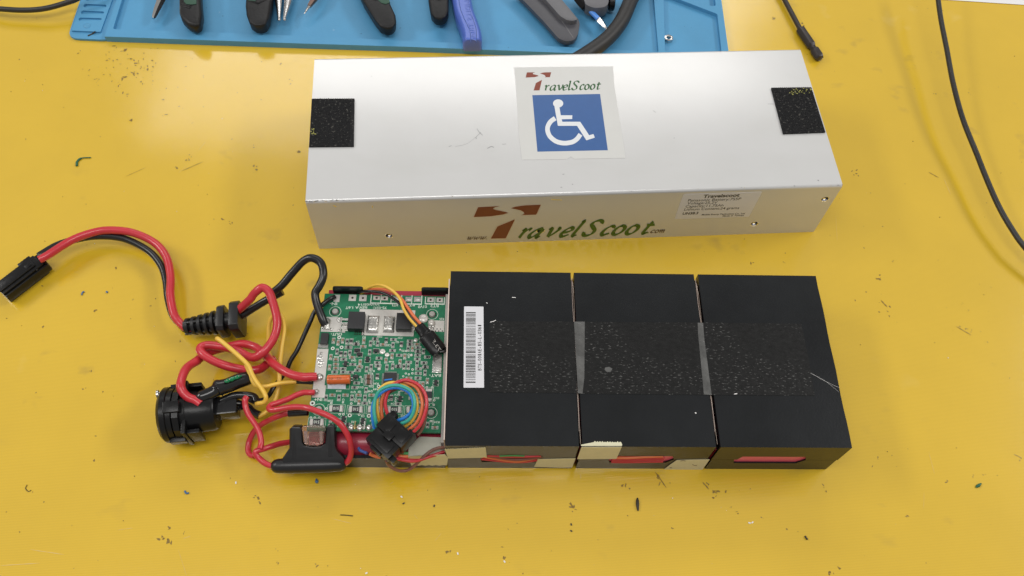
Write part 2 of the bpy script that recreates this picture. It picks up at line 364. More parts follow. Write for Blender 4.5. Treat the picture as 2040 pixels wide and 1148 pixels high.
G = {
 'r': (0.62, [[(0, .82), (.12, .98), (.2, .85), (.2, .4), (.2, 0)], [(.2, .5), (.35, .85), (.52, 1), (.66, .9)]]),
 'a': (0.95, [[(.78, .92), (.55, 1), (.25, .8), (.08, .35), (.2, .02), (.45, .1), (.75, .6)], [(.82, 1), (.76, .5), (.74, .15), (.82, .0), (1, .15)]]),
 'v': (0.85, [[(0, .84), (.12, .98), (.22, .85), (.3, .4), (.38, 0)], [(.38, 0), (.62, .35), (.8, .75), (.8, .97), (.7, 1)]]),
 'e': (0.75, [[(.12, .45), (.42, .5), (.66, .7), (.62, .95), (.42, 1), (.18, .75), (.08, .35), (.2, .02), (.42, .02), (.7, .22)]]),
 'l': (0.4, [[(0, 1.62), (.16, 1.7), (.14, 1), (.12, .25), (.2, 0), (.4, .14)]]),
 'S': (1.0, [[(.95, 1.36), (.88, 1.6), (.6, 1.72), (.28, 1.58), (.2, 1.25), (.48, .92), (.74, .6), (.7, .2), (.38, 0), (.08, .1), (0, .4)]]),
 'c': (0.75, [[(.68, .8), (.62, .97), (.38, .98), (.14, .65), (.1, .2), (.3, 0), (.68, .2)]]),
 'o': (0.85, [[(.42, 1), (.2, .86), (.08, .5), (.14, .14), (.38, 0), (.62, .14), (.76, .5), (.68, .86), (.42, 1), (.3, .95)]]),
 't': (0.6, [[(.32, 1.38), (.24, .8), (.2, .25), (.28, 0), (.55, .15)], [(.02, .98), (.3, .99), (.62, 1.02)]]),
 'w': (1.15, [[(0, .84), (.12, .98), (.18, .5), (.26, .02), (.5, .4), (.62, .95)], [(.62, .95), (.62, .4), (.72, .02), (.98, .4), (1.08, .9), (1.0, 1)]]),
 'm': (1.25, [[(0, .84), (.12, .98), (.16, .5), (.14, 0)], [(.16, .55), (.4, .98), (.55, .85), (.54, 0)], [(.54, .55), (.82, .98), (.96, .8), (.94, .1), (1.1, .12)]]),
 '.': (0.3, [[(.0, .08), (.1, .06), (.16, .05)]]),
}
LIFT = [0.0]
def glyph(bld, ch, x, y, sx, sy, shear, wt, m, proj, slope=0.0):
    """italic serif letter: broad-nib strokes. x,y baseline px, proj(px,py,extra height)"""
    for st in G[ch][1]:
        P = [V((x + a * sx + shear * b_ * sy, y - b_ * sy + slope * a * sx, 0)) for a, b_ in st]
        Q = spline(P, 6); nib = V((0.88, 0.42, 0)); L, R = [], []
        LIFT[0] = (LIFT[0] + 0.004) % 0.06
        for i, q in enumerate(Q):
            d = (Q[min(i + 1, len(Q) - 1)] - Q[max(i - 1, 0)]).normalized()
            wd = wt * (0.28 + 0.95 * abs(d.x * nib.y * -1 - d.y * nib.x) )
            nn = V((-d.y, d.x, 0)) * wd / 2
            L.append(proj((q + nn).x, (q + nn).y, LIFT[0])); R.append(proj((q - nn).x, (q - nn).y, LIFT[0]))
        k = len(Q); bld.add(L + R, [(i, i + 1, k + i + 1, k + i) for i in range(k - 1)], m)
def ribbon(bld, P, wd, m, proj, h=0.0):
    Q = spline([V((*p, 0)) for p in P], 8); L, R = [], []
    for i, q in enumerate(Q):
        d = (Q[min(i + 1, len(Q) - 1)] - Q[max(i - 1, 0)]).normalized(); nn = V((-d.y, d.x, 0)) * wd / 2
        L.append(proj((q + nn).x, (q + nn).y, h)); R.append(proj((q - nn).x, (q - nn).y, h))
    k = len(Q); bld.add(L + R, [(i, i + 1, k + i + 1, k + i) for i in range(k - 1)], m)

# ================================================================== the bench
B().add([V((-1500, -500, 0)), V((1500, -500, 0)), V((1500, 1400, 0)), V((-1500, 1400, 0)), V((-1500, -500, -30)), V((1500, -500, -30)), V((1500, 1400, -30)), V((-1500, 1400, -30))],
        [(0, 1, 2, 3), (7, 6, 5, 4), (0, 4, 5, 1), (1, 5, 6, 2), (2, 6, 7, 3), (3, 7, 4, 0)], 'bench').build('bench_top', kind='structure', smooth=0, origin=V((0, 0, 0)))
# grime, scuffs and crumbs lying on it
bd = B(); bs = B(); bc = B()
def blot(bl, px, py, a, b_, ang, m, h=0.03, n=9, jag=0.45):
    c = U(px, py, h); pts = []
    ph = rnd.random() * 6
    for i in range(n):
        t = 2 * math.pi * i / n; r = 1 + jag * (rnd.random() - 0.5) * 2
        x, y = math.cos(t) * a * r, math.sin(t) * b_ * r
        pts.append(c + V((x * math.cos(ang) - y * math.sin(ang), x * math.sin(ang) + y * math.cos(ang), 0)))
    bl.poly(pts, m)
def streak(bl, x0, y0, x1, y1, wd, m, h=0.03):
    a, b_ = U(x0, y0, h), U(x1, y1, h); d = (b_ - a).normalized(); nn = V((-d.y, d.x, 0)) * wd / 2
    q = [a + (b_ - a) * t for t in (0, .25, .5, .75, 1)]; ww = [0.2, .9, .6, 1, .2]; o = [rnd.uniform(-.4, .4) * wd for _ in q]
    L = [q[i] + nn * (ww[i] + 0) + nn * o[i] for i in range(5)]; R = [q[i] - nn * ww[i] + nn * o[i] for i in range(5)]
    bl.add(L + R, [(i, i + 1, 6 + i, 5 + i) for i in range(4)], m)
marks = [(228,92,5),(250,102,5),(263,117,4),(270,128,4),(218,116,2),(224,120,2),(240,128,2),(270,144,4),(265,148,4),(247,154,4),(290,134,4),(284,164,3),(190,156,3),(196,160,3),(176,150,2),
 (245,183,3),(252,192,3),(325,198,2),(258,238,5),(247,223,1),(259,224,1.4),(360,215,2.5),(325,232,3),(405,152,2),(575,158,3),(580,162,3),(506,292,3),(595,303,4),(508,332,4),(375,318,4),(380,310,3),(350,335,3),
 (36,120,3),(72,38,2),(64,144,1.2),(404,213,1.4),(560,128,2),(330,20,0),(385,245,2),(520,200,2),(1600,48,4),(1540,40,4),(1847,18,2),(1885,19,2),(1862,184,2),(1864,187,2),(1934,187,2),(1700,349,2),
 (1702,340,4),(1708,350,3),(1722,495,3),(1747,555,4),(1752,553,3),(1754,585,1.5),(1771,615,3.5),(1754,622,2),(1772,630,2),(1703,598,2),(1728,580,2),(1916,606,2),(1930,619,2),(1956,661,1.4),(1787,643,1),(1935,660,2),
 (1925,655,3),(1912,650,2.5),(335,1050,5),(337,1074,5),(322,1070,4),(365,1062,2),(510,990,4),(516,1000,3),(550,1097,2),(551,1121,3),(630,1130,3),(40,1060,2),(148,1132,1.3),(190,918,3),(890,1103,3),(895,1098,3),
 (1000,1090,2),(1005,1112,3),(1140,1008,5),(1145,1020,3),(1245,968,4),(1258,972,2.5),(1310,950,3),(1340,1053,2),(1428,980,4),(1446,981,3),(1423,990,3),(1410,965,3),(1640,968,3),(1644,980,3),(1455,1012,2),
 (1470,1022,3),(1748,912,2.5),(1736,930,2),(1885,960,3),(1940,950,3),(1962,948,3),(2034,914,3),(1810,1030,2.5),(1656,1140,4),(1670,1133,3),(490,665,2),(400,690,3),(360,680,2),(85,652,3),(180,740,3),(190,620,3),
 (350,720,2),(205,780,2),(170,775,2),(82,570,2),(300,610,2),(230,534,3),(458,445,4),(445,440,3),(1500,525,3),(1560,522,2),(1780,520,2)]
for x, y, r in marks:
    if r <= 0: continue
    for k in range(1 + int(r / 2)):
        s_ = 0.34 * r * rnd.uniform(.35, .8)
        blot(bd, x + rnd.gauss(0, r * .8), y + rnd.gauss(0, r * .6), s_, s_ * rnd.uniform(.3, .8), rnd.random() * 3, 'dirt', 0.03 + 0.001 * rnd.randint(0, 20), jag=.55)
for i in range(170):
    x, y = rnd.uniform(0, 2040), rnd.uniform(80, 1148); s_ = rnd.uniform(.12, .42)
    blot(bd, x, y, s_, s_ * rnd.uniform(.3, .9), rnd.random() * 3, 'dirt' if rnd.random() < .8 else 'dirt_pale', 0.06 + 0.0004 * i)
for i in range(62):
    x, y = rnd.gauss(265, 45), rnd.gauss(135, 28); s_ = rnd.uniform(.15, .85)
    blot(bd, x, y, s_, s_ * rnd.uniform(.25, .6), rnd.random() * 3, 'dirt', 0.13 + 0.0004 * i)
for a in [(405,322,362,341,.45),(290,334,250,352,.3),(1305,940,1328,972,.7),(1312,968,1316,960,.6),(1400,960,1412,975,.8),(1755,598,1768,612,.8),(1905,650,1935,668,.6),(1850,343,1870,354,.7),
          (2020,905,2036,913,.5),(1550,1,0,0,0) ]:
    if a[4]: streak(bd, *a, 'dirt', 0.17)
for a in [(395,300,410,282,.35),(355,345,372,330,.3),(1850,900,1862,945,.35),(1841,980,1840,1015,.25),(60,1095,128,1105,.6),(0,1127,80,1122,.6),(660,1033,700,1043,.45),(365,1073,380,1068,.5),(235,1056,265,1052,.4),(1665,430,1668,480,.25),
          (1880,355,1894,388,.5),(880,1062,866,1078,.3),(776,965,784,960,.4),(355,1095,372,1148,.3),(825,1025,832,1034,.3),(1157,945,1157,955,.5)]:
    streak(bd, *a[:4], a[4] * .55, 'dirt_pale', 0.19)
bd.build('bench_grime', smooth=0, kind='stuff')
for i in range(70):
    x, y = rnd.uniform(0, 2040), rnd.uniform(90, 1148); s_ = rnd.uniform(.12, .28); c = U(x, y, 0.15)
    m_ = 'crumb' if rnd.random() < .85 else 'white_crumb'; a = V((rnd.gauss(0, 1), rnd.gauss(0, 1), 0)).normalized()
    bc.box(c, a, V((-a.y, a.x, 0)), V((0, 0, 1)), s_ * rnd.uniform(1, 2.2), s_, 0.3, m_)
for x, y in [(145,1),(800,990),(804,1003),(865,1008),(1499,1041),(1493,1042),(1005,1119),(912,1103),(730,1142),(470,962),(1138,1045),(1138,1058)]:
    c = U(x, y, 0.2); a = V((rnd.gauss(0, 1), rnd.gauss(0, 1), 0)).normalized()
    bc.box(c, a, V((-a.y, a.x, 0)), V((0, 0, 1)), 1.1, .6, 0.4, 'crumb' if y > 990 and y < 1010 or y > 1044 and y < 1060 else 'white_crumb')
bc.build('bench_crumbs', smooth=0, kind='stuff')

# ================================================================== aluminium case
T = 2.0
case = thing('battery_case', 'long brushed aluminium battery case with wheelchair sticker, empty and set behind the black pack', 'battery case', CASE.p(CL / 2, CW / 2, 0))
R = 1.9
prof = [(0.0, CH - R)] + [(R - R * math.cos(t), CH - R + R * math.sin(t)) for t in [k * math.pi / 12 for k in range(1, 7)]]
prof += [(CW - v, w_) for v, w_ in prof[::-1]] + [(CW, 0), (T, 0), (T, T), (CW - T, T), (CW - T, CH - T), (0.01 + T, CH - T), (T, CH - R)]
bb = B(); n = len(prof)
vs = [CASE.p(u, v, w_) for u in (0, CL) for v, w_ in prof]
tri = tessellate_polygon([[V((v, w_, 0)) for v, w_ in prof]])
bb.add(vs, [(i, (i + 1) % n, n + (i + 1) % n, n + i) for i in range(n)] + [tuple(t) for t in tri] + [tuple(n + i for i in t) for t in tri], 'alu')
FF = Fr(CASE.p(0, 0, 0), CASE.x, V((0, 0, 1)), CASE.y)      # front wall frame: u, height, depth
holes_px = [(775, 470.5), (1077, 460.5), (1503, 446.5), (1643.5, 397.5)]
holes = [FF.l(case_front(*h))[:2] for h in holes_px]
plate('alu', FF, [(0, 0), (CL, 0), (CL, CH - R), (0, CH - R)], [circ(u, v, 2.4) for u, v in holes], 0.0, T, bb)
bb.build('body', case, smooth=30)
for u, v in holes:
    q = B(); q.lathe(FF.p(u, v, 0.05), FF.z, [(0, 2.4), (0.1, 2.05), (2.1, 2.0), (2.1, 2.4)], 'alu_bare', 20, ring=False)
    q.lathe(FF.p(u, v, 2.2), FF.z, [(0, 2.3), (0.3, 2.3)], 'hole', 20); q.lathe(FF.p(u + .2, v - 1.0, .9), FF.z, [(0, .3), (.2, .95), (1.2, 1.0)], 'alu_bare', 14)  # dark disc stands for the shade inside, added bright lip for the lit crescent
    q.build('screw_hole', case, smooth=30)
# chipped rim along the near top edge
q = B()
for i in range(46):
    u = abs(rnd.gauss(0, 7)) if i < 34 else rnd.uniform(0, CL); a = rnd.uniform(.2, 1.0)
    c = CASE.p(u, 0.45 + rnd.uniform(-.25, .6), CH - 0.28 + rnd.uniform(0, 0.18)); q.box(c, CASE.x, CASE.y, V((0, 0, 1)), a, .22, .24, 'scuff' if rnd.random() < .55 else 'alu_bare')
q.build('edge_chips', case, smooth=0, kind='stuff')
# scratches on lid
q = B(); pr = lambda x, y, h=0: case_top(x, y, 0.05 + h)
zz = Z(600, 90, 2.67)
for P_, w_ in [([(935, 445), (945, 460), (965, 480)], 4), ([(955, 465), (930, 490), (935, 500)], 3), ([(990, 550), (1010, 540), (1025, 544)], 5), ([(930, 490), (880, 525), (820, 540)], 1.6), ([(1070, 528), (1090, 526)], 3), ([(1390, 688), (1400, 686)], 4), ([(1440, 740), (1446, 741)], 5), ([(1380, 757), (1388, 756)], 5), ([(370, 165), (377, 167)], 3), ([(785, 540), (800, 535)], 4)]:
    ribbon(q, [zz(*p) for p in P_], w_ / 4.2, 'scuff', pr)
zz = Z(1200, 80, 2.67)
for P_, w_ in [([(155, 803), (158, 804)], 6), ([(880, 340), (912, 340)], 2), ([(270, 375), (285, 385)], 2), ([(380, 520), (384, 522)], 4), ([(1145, 745), (1152, 748)], 5)]:
    ribbon(q, [zz(*p) for p in P_], w_ / 2.67, 'scuff', pr)
pf = lambda x, y, h=0: case_front(x, y, 0.05 + h)
zz = Z(600, 380, 9.565)
for P_, w_ in [([(612, 280), (640, 295), (668, 308)], 14), ([(1355, 285), (1358, 325)], 12)]: ribbon(q, [zz(*p) for p in P_], w_ / 9.565, 'alu_bare', pf)
ribbon(q, [Z(920, 395, 4.857)(*p) for p in [(865, 14), (970, 18)]], 1.1, 'alu_bare', pf)
q.build('surface_scratches', case, smooth=0, kind='stuff')

# hook-and-loop pads
for nm, lab, c4, wrap in (('hook_pad', 'square black hook tape pad at the left end', [(621, 196.5), (706, 196), (704.5, 290.5), (615.5, 291.5)], 0), ('hook_pad', 'black hook tape pad with dried yellow glue at the right end', [(1537, 174.5), (1616.5, 173.5), (1644.5, 262.5), (1561, 265.5)], 1)):
    base = [U(x, y, CH + 1.2) for x, y in c4]; q = B()
    q.prism([b_ - V((0, 0, 1.12)) for b_ in base], V((0, 0, 0.95)), 'hook')
    e1, e2 = base[1] - base[0], base[3] - base[0]; u1, u2 = e1.normalized(), e2.normalized()
    for i in range(30):
        for j in range(26):
            if i < 1 and wrap or (j > 23 and not wrap): continue
            c = base[0] + e1 * ((j + .5 + rnd.uniform(-.3, .3)) / 26) + e2 * ((i + .5 + rnd.uniform(-.3, .3)) / 30) + V((0, 0, -0.02))
            l = V((rnd.uniform(-.5, .5), rnd.uniform(-.5, .5), 1)).normalized()
            q.box(c, u1, u2, l, .22, .22, .75 * rnd.uniform(.6, 1.2), 'hook')
    for j in range(17):   # stray hooks along the far edge
        c = base[0] + e1 * ((j + 1.5) / 19) - u2 * 0.35 + V((0, 0, -.8)); q.box(c, u1, u2, V((0, 0, 1)), .22, .7, .3, 'hook')
    if wrap: ng, gc, gs = 26, 0.62, (0.2, 0.09)
    else: ng, gc, gs = 12, 0.06, (0.03, 0.05)
    for i in range(ng):
        a_ = gc + rnd.gauss(0, gs[0]); b_ = (0.10 if wrap else 0.70) + rnd.gauss(0, .035)
        if not 0.02 < a_ < 0.98: continue
        c = base[0] + e1 * a_ + e2 * b_ + V((0, 0, .15)); q.box(c, (u1 + u2 * rnd.uniform(-1, 1)).normalized(), u2, V((0, 0, 1)), rnd.uniform(.3, 1.1), rnd.uniform(.2, .5), .3, 'glue')
    o = q.build('hook_tape_pad', case, smooth=0); o['label'] = lab

# sticker on the lid
z3 = Z(1020, 130, 5.887)
P3 = lambda h: (lambda x, y, e=0: case_top(*z3(x, y), h + e))
q = B(); q.prism([P3(0.05)(x, y) for x, y in [(25, 28), (600, 20), (1185, 15), (1200, 240), (1262, 640), (1330, 1090), (770, 1100), (735, 1102), (690, 1072), (640, 1104), (118, 1112), (80, 800), (50, 300)]], V((0, 0, .08)), 'sticker')
stick = q.build('sticker', case, smooth=0)
q = B(); q.poly([P3(.16)(x, y) for x, y in [(238, 352), (1033, 338), (1124, 998), (298, 1015)]], 'blue_print'); q.build('blue_panel', stick, smooth=0)
q = B(); q.poly([P3(.20)(541 + 60 * math.cos(t), 449 + 48 * math.sin(t)) for t in [k * math.pi / 14 for k in range(28)]], 'white_print')
q.poly([P3(.215)(x, y) for x, y in [(497, 478), (555, 485), (572, 588), (708, 588), (706, 632), (583, 635), (590, 664), (800, 664), (905, 822), (955, 808), (971, 850), (872, 882), (763, 712), (538, 712)]], 'white_print')
arc = [(507, 622), (455, 660), (422, 715), (418, 770), (445, 835), (510, 890), (580, 912), (640, 914), (710, 900), (760, 868), (790, 830), (803, 812)]
ribbon(q, arc, 54, 'white_print', P3(.20)); q.build('wheelchair_symbol', stick, smooth=0)
q = B()
for pl in ([(175, 85), (272, 84), (242, 95), (250, 106), (300, 118), (312, 127), (270, 140), (160, 146)], [(460, 84), (444, 141), (385, 142), (395, 132), (380, 115), (330, 98), (360, 88), (400, 84)], [(352, 172), (322, 296), (253, 297), (280, 210)]):
    q.poly([P3(.16)(*p) for p in pl], 'red_print')
xs = [378, 440, 525, 590, 655, 700, 790, 845, 912, 985]
for ch, x in zip('ravelScoot', xs): glyph(q, ch, x, 297 - (x - 378) * .024, {'S': 72, 'c': 66, 'o': 68}.get(ch, 76), 60, .18, 17, 'green_print', lambda a, b_, e: P3(.16)(a, b_, e))
q.build('logo_print', stick, smooth=0)

# printed web address on the front wall
z4 = Z(920, 395, 4.857); P4 = lambda h: (lambda x, y, e=0: case_front(*z4(x, y), h + e))
q = B()
def grow(pl, k):
    cx = sum(p[0] for p in pl) / len(pl); cy = sum(p[1] for p in pl) / len(pl)
    out = []
    for x, y in pl:
        d = V((x - cx, y - cy)); d = d * (1 + k / max(d.length, 1)); out.append((cx + d.x, cy + d.y))
    return out
for pl in ([(158, 88), (365, 78), (318, 90), (300, 103), (330, 115), (420, 132), (447, 143), (400, 158), (280, 175), (115, 183)],
           [(765, 64), (720, 160), (580, 163), (605, 150), (600, 135), (570, 118), (500, 103), (478, 97), (520, 83), (620, 70)],
           [(515, 205), (425, 388), (280, 392), (345, 275)]):
    q.poly([P4(.06)(*p) for p in grow(pl, 6)], 'pale_edge'); q.poly([P4(.10)(*p) for p in pl], 'red_print')
xs = [530, 628, 785, 935, 1052, 1162, 1330, 1438, 1568, 1722]
for ch, x in zip('ravelScoot', xs):
    glyph(q, ch, x, 385 - (x - 530) * .035, {'S': 116, 't': 122}.get(ch, 120), 85, .80 if ch != 'S' else .7, 37, 'olive_print', lambda a, b_, e: P4(.10)(a, b_, e))
for i, ch in enumerate('www.'): glyph(q, ch, 46 + i * 62, 402 - i * 1.5, 46, 28, .6, 9, 'umber_print', lambda a, b_, e: P4(.10)(a, b_, e))
for ch, x in zip('.com', (1800, 1822, 1862, 1905)): glyph(q, ch, x, 337 - (x - 1800) * .03, 44, 27, .6, 10, 'umber_print', lambda a, b_, e: P4(.10)(a, b_, e))
q.build('web_address_print', case, smooth=0)
z5 = Z(1335, 370, 10.46); P5 = lambda h: (lambda x, y: case_front(*z5(x, y), h))
q = B(); ol = [(300, 178), (1905, 128), (1915, 136), (1645, 640), (1630, 650), (110, 700), (95, 690), (270, 205)]
q.prism([P5(.04)(*p) for p in ol], -CASE.y * 0.1, 'silver_label'); lb = q.build('rating_label', case, smooth=0)
q = B(); up = lambda h: (h * .42, -h)
for t, s_, e_, h, bo in (('Travelscoot', (680, 258), (1440, 228), 66, .03), ('Panasonic Battery:7S5P', (365, 335), (1470, 300), 52, 0.006), ('Voltage:25.2V', (350, 395), (975, 375), 50, 0.006), ('Capacity:11.75Ah', (315, 458), (1105, 434), 50, 0.006),
                         ('Lithium Content:24 grams', (287, 522), (1432, 487), 50, 0.006), ('UN38.3', (252, 608), (578, 594), 48, .03), ('Mobile Energy Technology Co., Ltd', (655, 622), (1552, 594), 30, .02), ('Made in Taiwan', (1090, 648), (1530, 632), 28, .02)):
    text_on(q, t, s_, e_, up(h), 'ink', P5(.17), bo)
q.build('label_print', lb, smooth=0)

# ================================================================== black battery pack
pack = thing('battery_pack', 'black battery pack of three joined blocks with a barcode label on its top', 'battery pack', PACK.p(PL_ / 2, PW / 2, 0))
SEAM = 14.8
XZ = Fr(PACK.p(0, 0, 0), PACK.x, V((0, 0, 1)), PACK.y)
blocks = [(0, 62.6, 17.5, 45.5), (64.3, 127.6, 80.5, 110.5), (129.8, 192.8, 142.5, 176)]
for i, (u0, u1, n0, n1) in enumerate(blocks):
    q = B(); top = []
    N = 24
    if i == 2:      # slightly ragged outer edge
        right = [(u1 + .16 * math.sin(k * 1.3) * (1 if 0 < k < 14 else 0), PW * k / 14) for k in range(15)]
    else: right = [(u1, 0), (u1, PW)]
    plate('block', PACK, [(u0, 0)] + right + [(u0, PW)], [], PH - 1.6, PH, q)
    hw = PH - 1.6
    plate('block', XZ, [(u0, SEAM + .65), (n0, SEAM + .65), (n0 + 1.6, SEAM + 5.4), (n1 - .8, SEAM + 5.4), (n1 + .8, SEAM + .65), (u1, SEAM + .65), (u1, hw), (u0, hw)], [], 0.0, .8, q)
    plate('block', XZ, [(u0, SEAM + .65), (u1, SEAM + .65), (u1, hw), (u0, hw)], [], PW - 1.6, PW, q)
    q.fbox(PACK, u0, u0 + 1.2, 1.61, PW - 1.61, SEAM + .65, hw - .01, 'block'); q.fbox(PACK, u1 - 1.2, u1, 1.61, PW - 1.61, SEAM + .65, hw - .01, 'block')
    o = q.build('upper_shell', pack, smooth=30)
    q = B()
    plate('block', XZ, [(u0 + .4, 0), (u1 - .4, 0), (u1 - .4, SEAM), (n1 + 1.2, SEAM), (n1 - 2.2, SEAM - 5.2), (n0 - .2, SEAM - 5.2), (n0 - 1.2, SEAM), (u0 + .4, SEAM)], [], 0.15, .9, q)
    plate('block', XZ, [(u0 + .4, 0), (u1 - .4, 0), (u1 - .4, SEAM), (u0 + .4, SEAM)], [], PW - 1.7, PW - .1, q)
    q.fbox(PACK, u0 + .4, u0 + 1.6, 1.71, PW - 1.71, 0, SEAM, 'block'); q.fbox(PACK, u1 - 1.6, u1 - .4, 1.71, PW - 1.71, 0, SEAM, 'block'); q.fbox(PACK, u0 + 1.61, u1 - 1.61, 1.71, PW - 1.71, .01, 1.2, 'block')
    q.build('lower_shell', pack, smooth=30)
    for w_ in (9.4, 24.6):
        a = PACK.p(u0 + 2.2, 9.2, w_); q = B()
        q.lathe(a, PACK.x, [(0, 6.9), (.3, 7.4), (u1 - u0 - 4.8, 7.4), (u1 - u0 - 4.4, 6.9)], 'cell', 24); q.build('battery_cell', pack, smooth=40)
# a third row of red wrap seen close behind the last window
for a_, c_ in ((16.5, 46.5), (79.5, 111.5), (141, 177)):
    q = B(); q.fbox(PACK, a_, c_, 1.0, 1.6, SEAM - 6.4, SEAM + 6.6, 'cell_pink'); q.build('shrink_wrap', pack, bevel=.25)
# nickel and paper strips in the two joints
for g in (63.0, 128.25):
    for du, m_, v0, v1, hh in ((0.0, 'paper_edge', 8, 92, PH - .5), (.55, 'nickel', 2, 90, PH - 1.2), (.95, 'cell', 0.5, 94, PH - 5)):
        q = B(); pts = []
        for k in range(13):
            v = v0 + (v1 - v0) * k / 12; pts.append((g + du + .18 * math.sin(k * 1.1 + du * 5), v, hh - (.8 if k in (0, 12) else 0) - .25 * math.sin(k * .9)))
        vs = [PACK.p(u, v, 2) for u, v, h in pts] + [PACK.p(u, v, h) for u, v, h in pts] + [PACK.p(u + .16, v, 2) for u, v, h in pts] + [PACK.p(u + .16, v, h) for u, v, h in pts]; k = 13
        fs = []
        for j in range(12): fs += [(j, j + 1, k + j + 1, k + j), (k + j, k + j + 1, 3 * k + j + 1, 3 * k + j), (2 * k + j, 3 * k + j, 3 * k + j + 1, 2 * k + j + 1)]
        q.add(vs, fs, m_); q.build('joint_strip', pack, smooth=0)
# clear film over the joints
z8 = Z(880, 530, 2.4286)
def film(pts, m_, h, th=.1):
    q = B(); q.prism([pack_top(*z8(*p), h) for p in pts], V((0, 0, th)), m_); return q
for pts in ([(230, 268), (640, 270), (655, 616), (232, 612)], [(664, 271), (1236, 274), (1288, 625), (672, 618)], [(1243, 274), (1740, 280), (1775, 450), (1805, 628), (1296, 625)]):
    film(pts, 'film', .05).build('tape_film', pack, smooth=0)
film([(640, 270), (692, 270), (690, 540), (681, 618), (659, 616)], 'film_milky', .18).build('milky_strip', pack, smooth=0)
film([(1238, 275), (1264, 276), (1270, 350), (1306, 625), (1268, 622), (1252, 450), (1240, 330)], 'film_milky', .18).build('milky_strip', pack, smooth=0)
q = B(); q.poly([pack_top(*z8(x, y), .22) for x, y in [(790, 492), (810, 488), (826, 497), (818, 512), (800, 514), (788, 503)]], 'film_milky')
for P_, w_ in [([(1785, 518), (1850, 555), (1925, 590)], .6), ([(1790, 520), (1860, 560), (1922, 610)], .5), ([(340, 152), (358, 153)], 3), ([(234, 272), (250, 268), (262, 262)], 3), ([(1415, 620), (1430, 618)], 4), ([(1225, 710), (1232, 713)], 5), ([(215, 178), (222, 180)], 3)]:
    ribbon(q, [z8(*p) for p in P_], w_ / 2.43, 'silver_label', lambda x, y, h=0: pack_top(x, y, .24))
q.build('surface_scratches', pack, smooth=0, kind='stuff')
# barcode label
z6 = Z(910, 600, 6.04); P6 = lambda h: (lambda x, y, e=0: pack_top(*z6(x, y), h))
q = B(); q.prism([P6(.05)(*p) for p in [(92, 66), (316, 68), (321, 72), (328, 1038), (323, 1043), (86, 1043), (82, 1038), (88, 70)]], V((0, 0, .1)), 'barcode_paper'); bl = q.build('barcode_label', pack, smooth=0)
q = B(); y = 133.0
br = random.Random(5)
while y < 985:
    w_ = br.choice((4, 4, 6, 10, 12)); x0 = 110 - (y - 133) * .003; q.poly([P6(.18)(x0, y), P6(.18)(x0 + 118, y), P6(.18)(x0 + 118, y + w_), P6(.18)(x0, y + w_)], 'ink'); y += w_ + br.choice((5, 6, 8, 13))
q.build('barcode', bl, smooth=0)
q = B(); text_on(q, 'BTS-001AE-15-L-0361', (297, 838), (295, 280), (-43, 0), 'ink', P6(.18), .012, mono=True); q.build('serial_number', bl, smooth=0)
# masking tape patches
z7 = Z(880, 860, 4.857); z7b = Z(1300, 860, 4.857)
def serr(a, b_, n, amp, rr=random.Random(3)):
    """saw-tooth edge from a to b"""
    out = []
    for k in range(n):
        for t, s_ in ((k / n, 0), ((k + .5) / n, -amp * rr.uniform(.5, 1.2))): out.append((a[0] + (b_[0] - a[0]) * t, a[1] + (b_[1] - a[1]) * t + s_))
    return out + [b_]
def patch(zw, pts, h, lab=None, m_='tape'):
    q = B(); q.prism([pack_front(*zw(*p), h) for p in pts], -PACK.y * .15, m_); o = q.build('tape_patch', pack, smooth=0)
    if lab: o['label'] = lab
patch(z7, serr((28, 170), (425, 154), 17, 6) + [(437, 250), (62, 258)], .1, 'cream tape patch at the left end of the front')
patch(z7, [(930, 265), (1295, 258), (1262, 345), (1150, 348), (895, 338)], .1, 'cream tape patch low on the first block')
q = B(); f3 = [(1352, 148), (1742, 146), (1690, 262), (1310, 265)]
q.prism([pack_front(*z7(*p), .1) for p in f3], -PACK.y * .15, 'tape')
tp = [(1345, 128)] + serr((1470, 104), (1738, 108), 11, 12) + [(1746, 128), (1742, 139.5), (1352, 140)]
q.prism([pack_top(*z7(*p), .06) for p in tp], V((0, 0, .15)), 'tape')
o = q.build('tape_patch', pack, smooth=0); o['label'] = 'saw-edged cream tape folded over the top edge of the middle block'
patch(z7b, [(235, 275), (400, 270), (552, 268), (478, 372), (300, 370), (110, 365), (160, 325)], .1, 'wrinkled cream tape patch with torn bits')
q = B()
for P_ in ([(385, 318), (405, 328), (430, 326)], [(270, 285), (300, 282), (320, 286)], [(165, 345), (178, 350), (188, 348)]): ribbon(q, [z7b(*p) for p in P_], 1.1, 'umber_print', lambda x, y, h=0: pack_front(x, y, .3))
q.build('tape_tear', pack, smooth=0)
# balance leads behind the first two windows
for pts, m_ in (([(400, 240), (520, 262), (640, 280), (760, 285), (930, 250)], 'orange_wire'), ([(440, 232), (560, 250), (700, 268), (850, 262), (975, 242)], 'brown_wire'), ([(440, 228), (600, 238), (760, 240), (960, 232)], 'red_wire'), ([(380, 262), (500, 275), (650, 290), (800, 290), (925, 272)], 'red_wire'), ([(560, 232), (680, 226), (800, 230)], 'green_wire')):
    B().tube(spline([pack_front(*z7(*p), -.3) for p in pts], 6), .75, m_, 8).build('balance_lead', pack, smooth=60)
for pts, m_ in (([(1690, 250), (1800, 252), (1950, 244), (2140, 236)], 'orange_wire'), ([(1640, 275), (1800, 278), (2000, 270), (2150, 262)], 'red_wire'), ([(1640, 290), (1800, 292), (2000, 288), (2140, 285)], 'red_wire'), ([(1650, 262), (1850, 264), (2000, 256), (2160, 246)], 'red_wire')):
    B().tube(spline([pack_front(*z7(*p), -.3) for p in pts], 6), .8, m_, 8).build('balance_lead', pack, smooth=60)
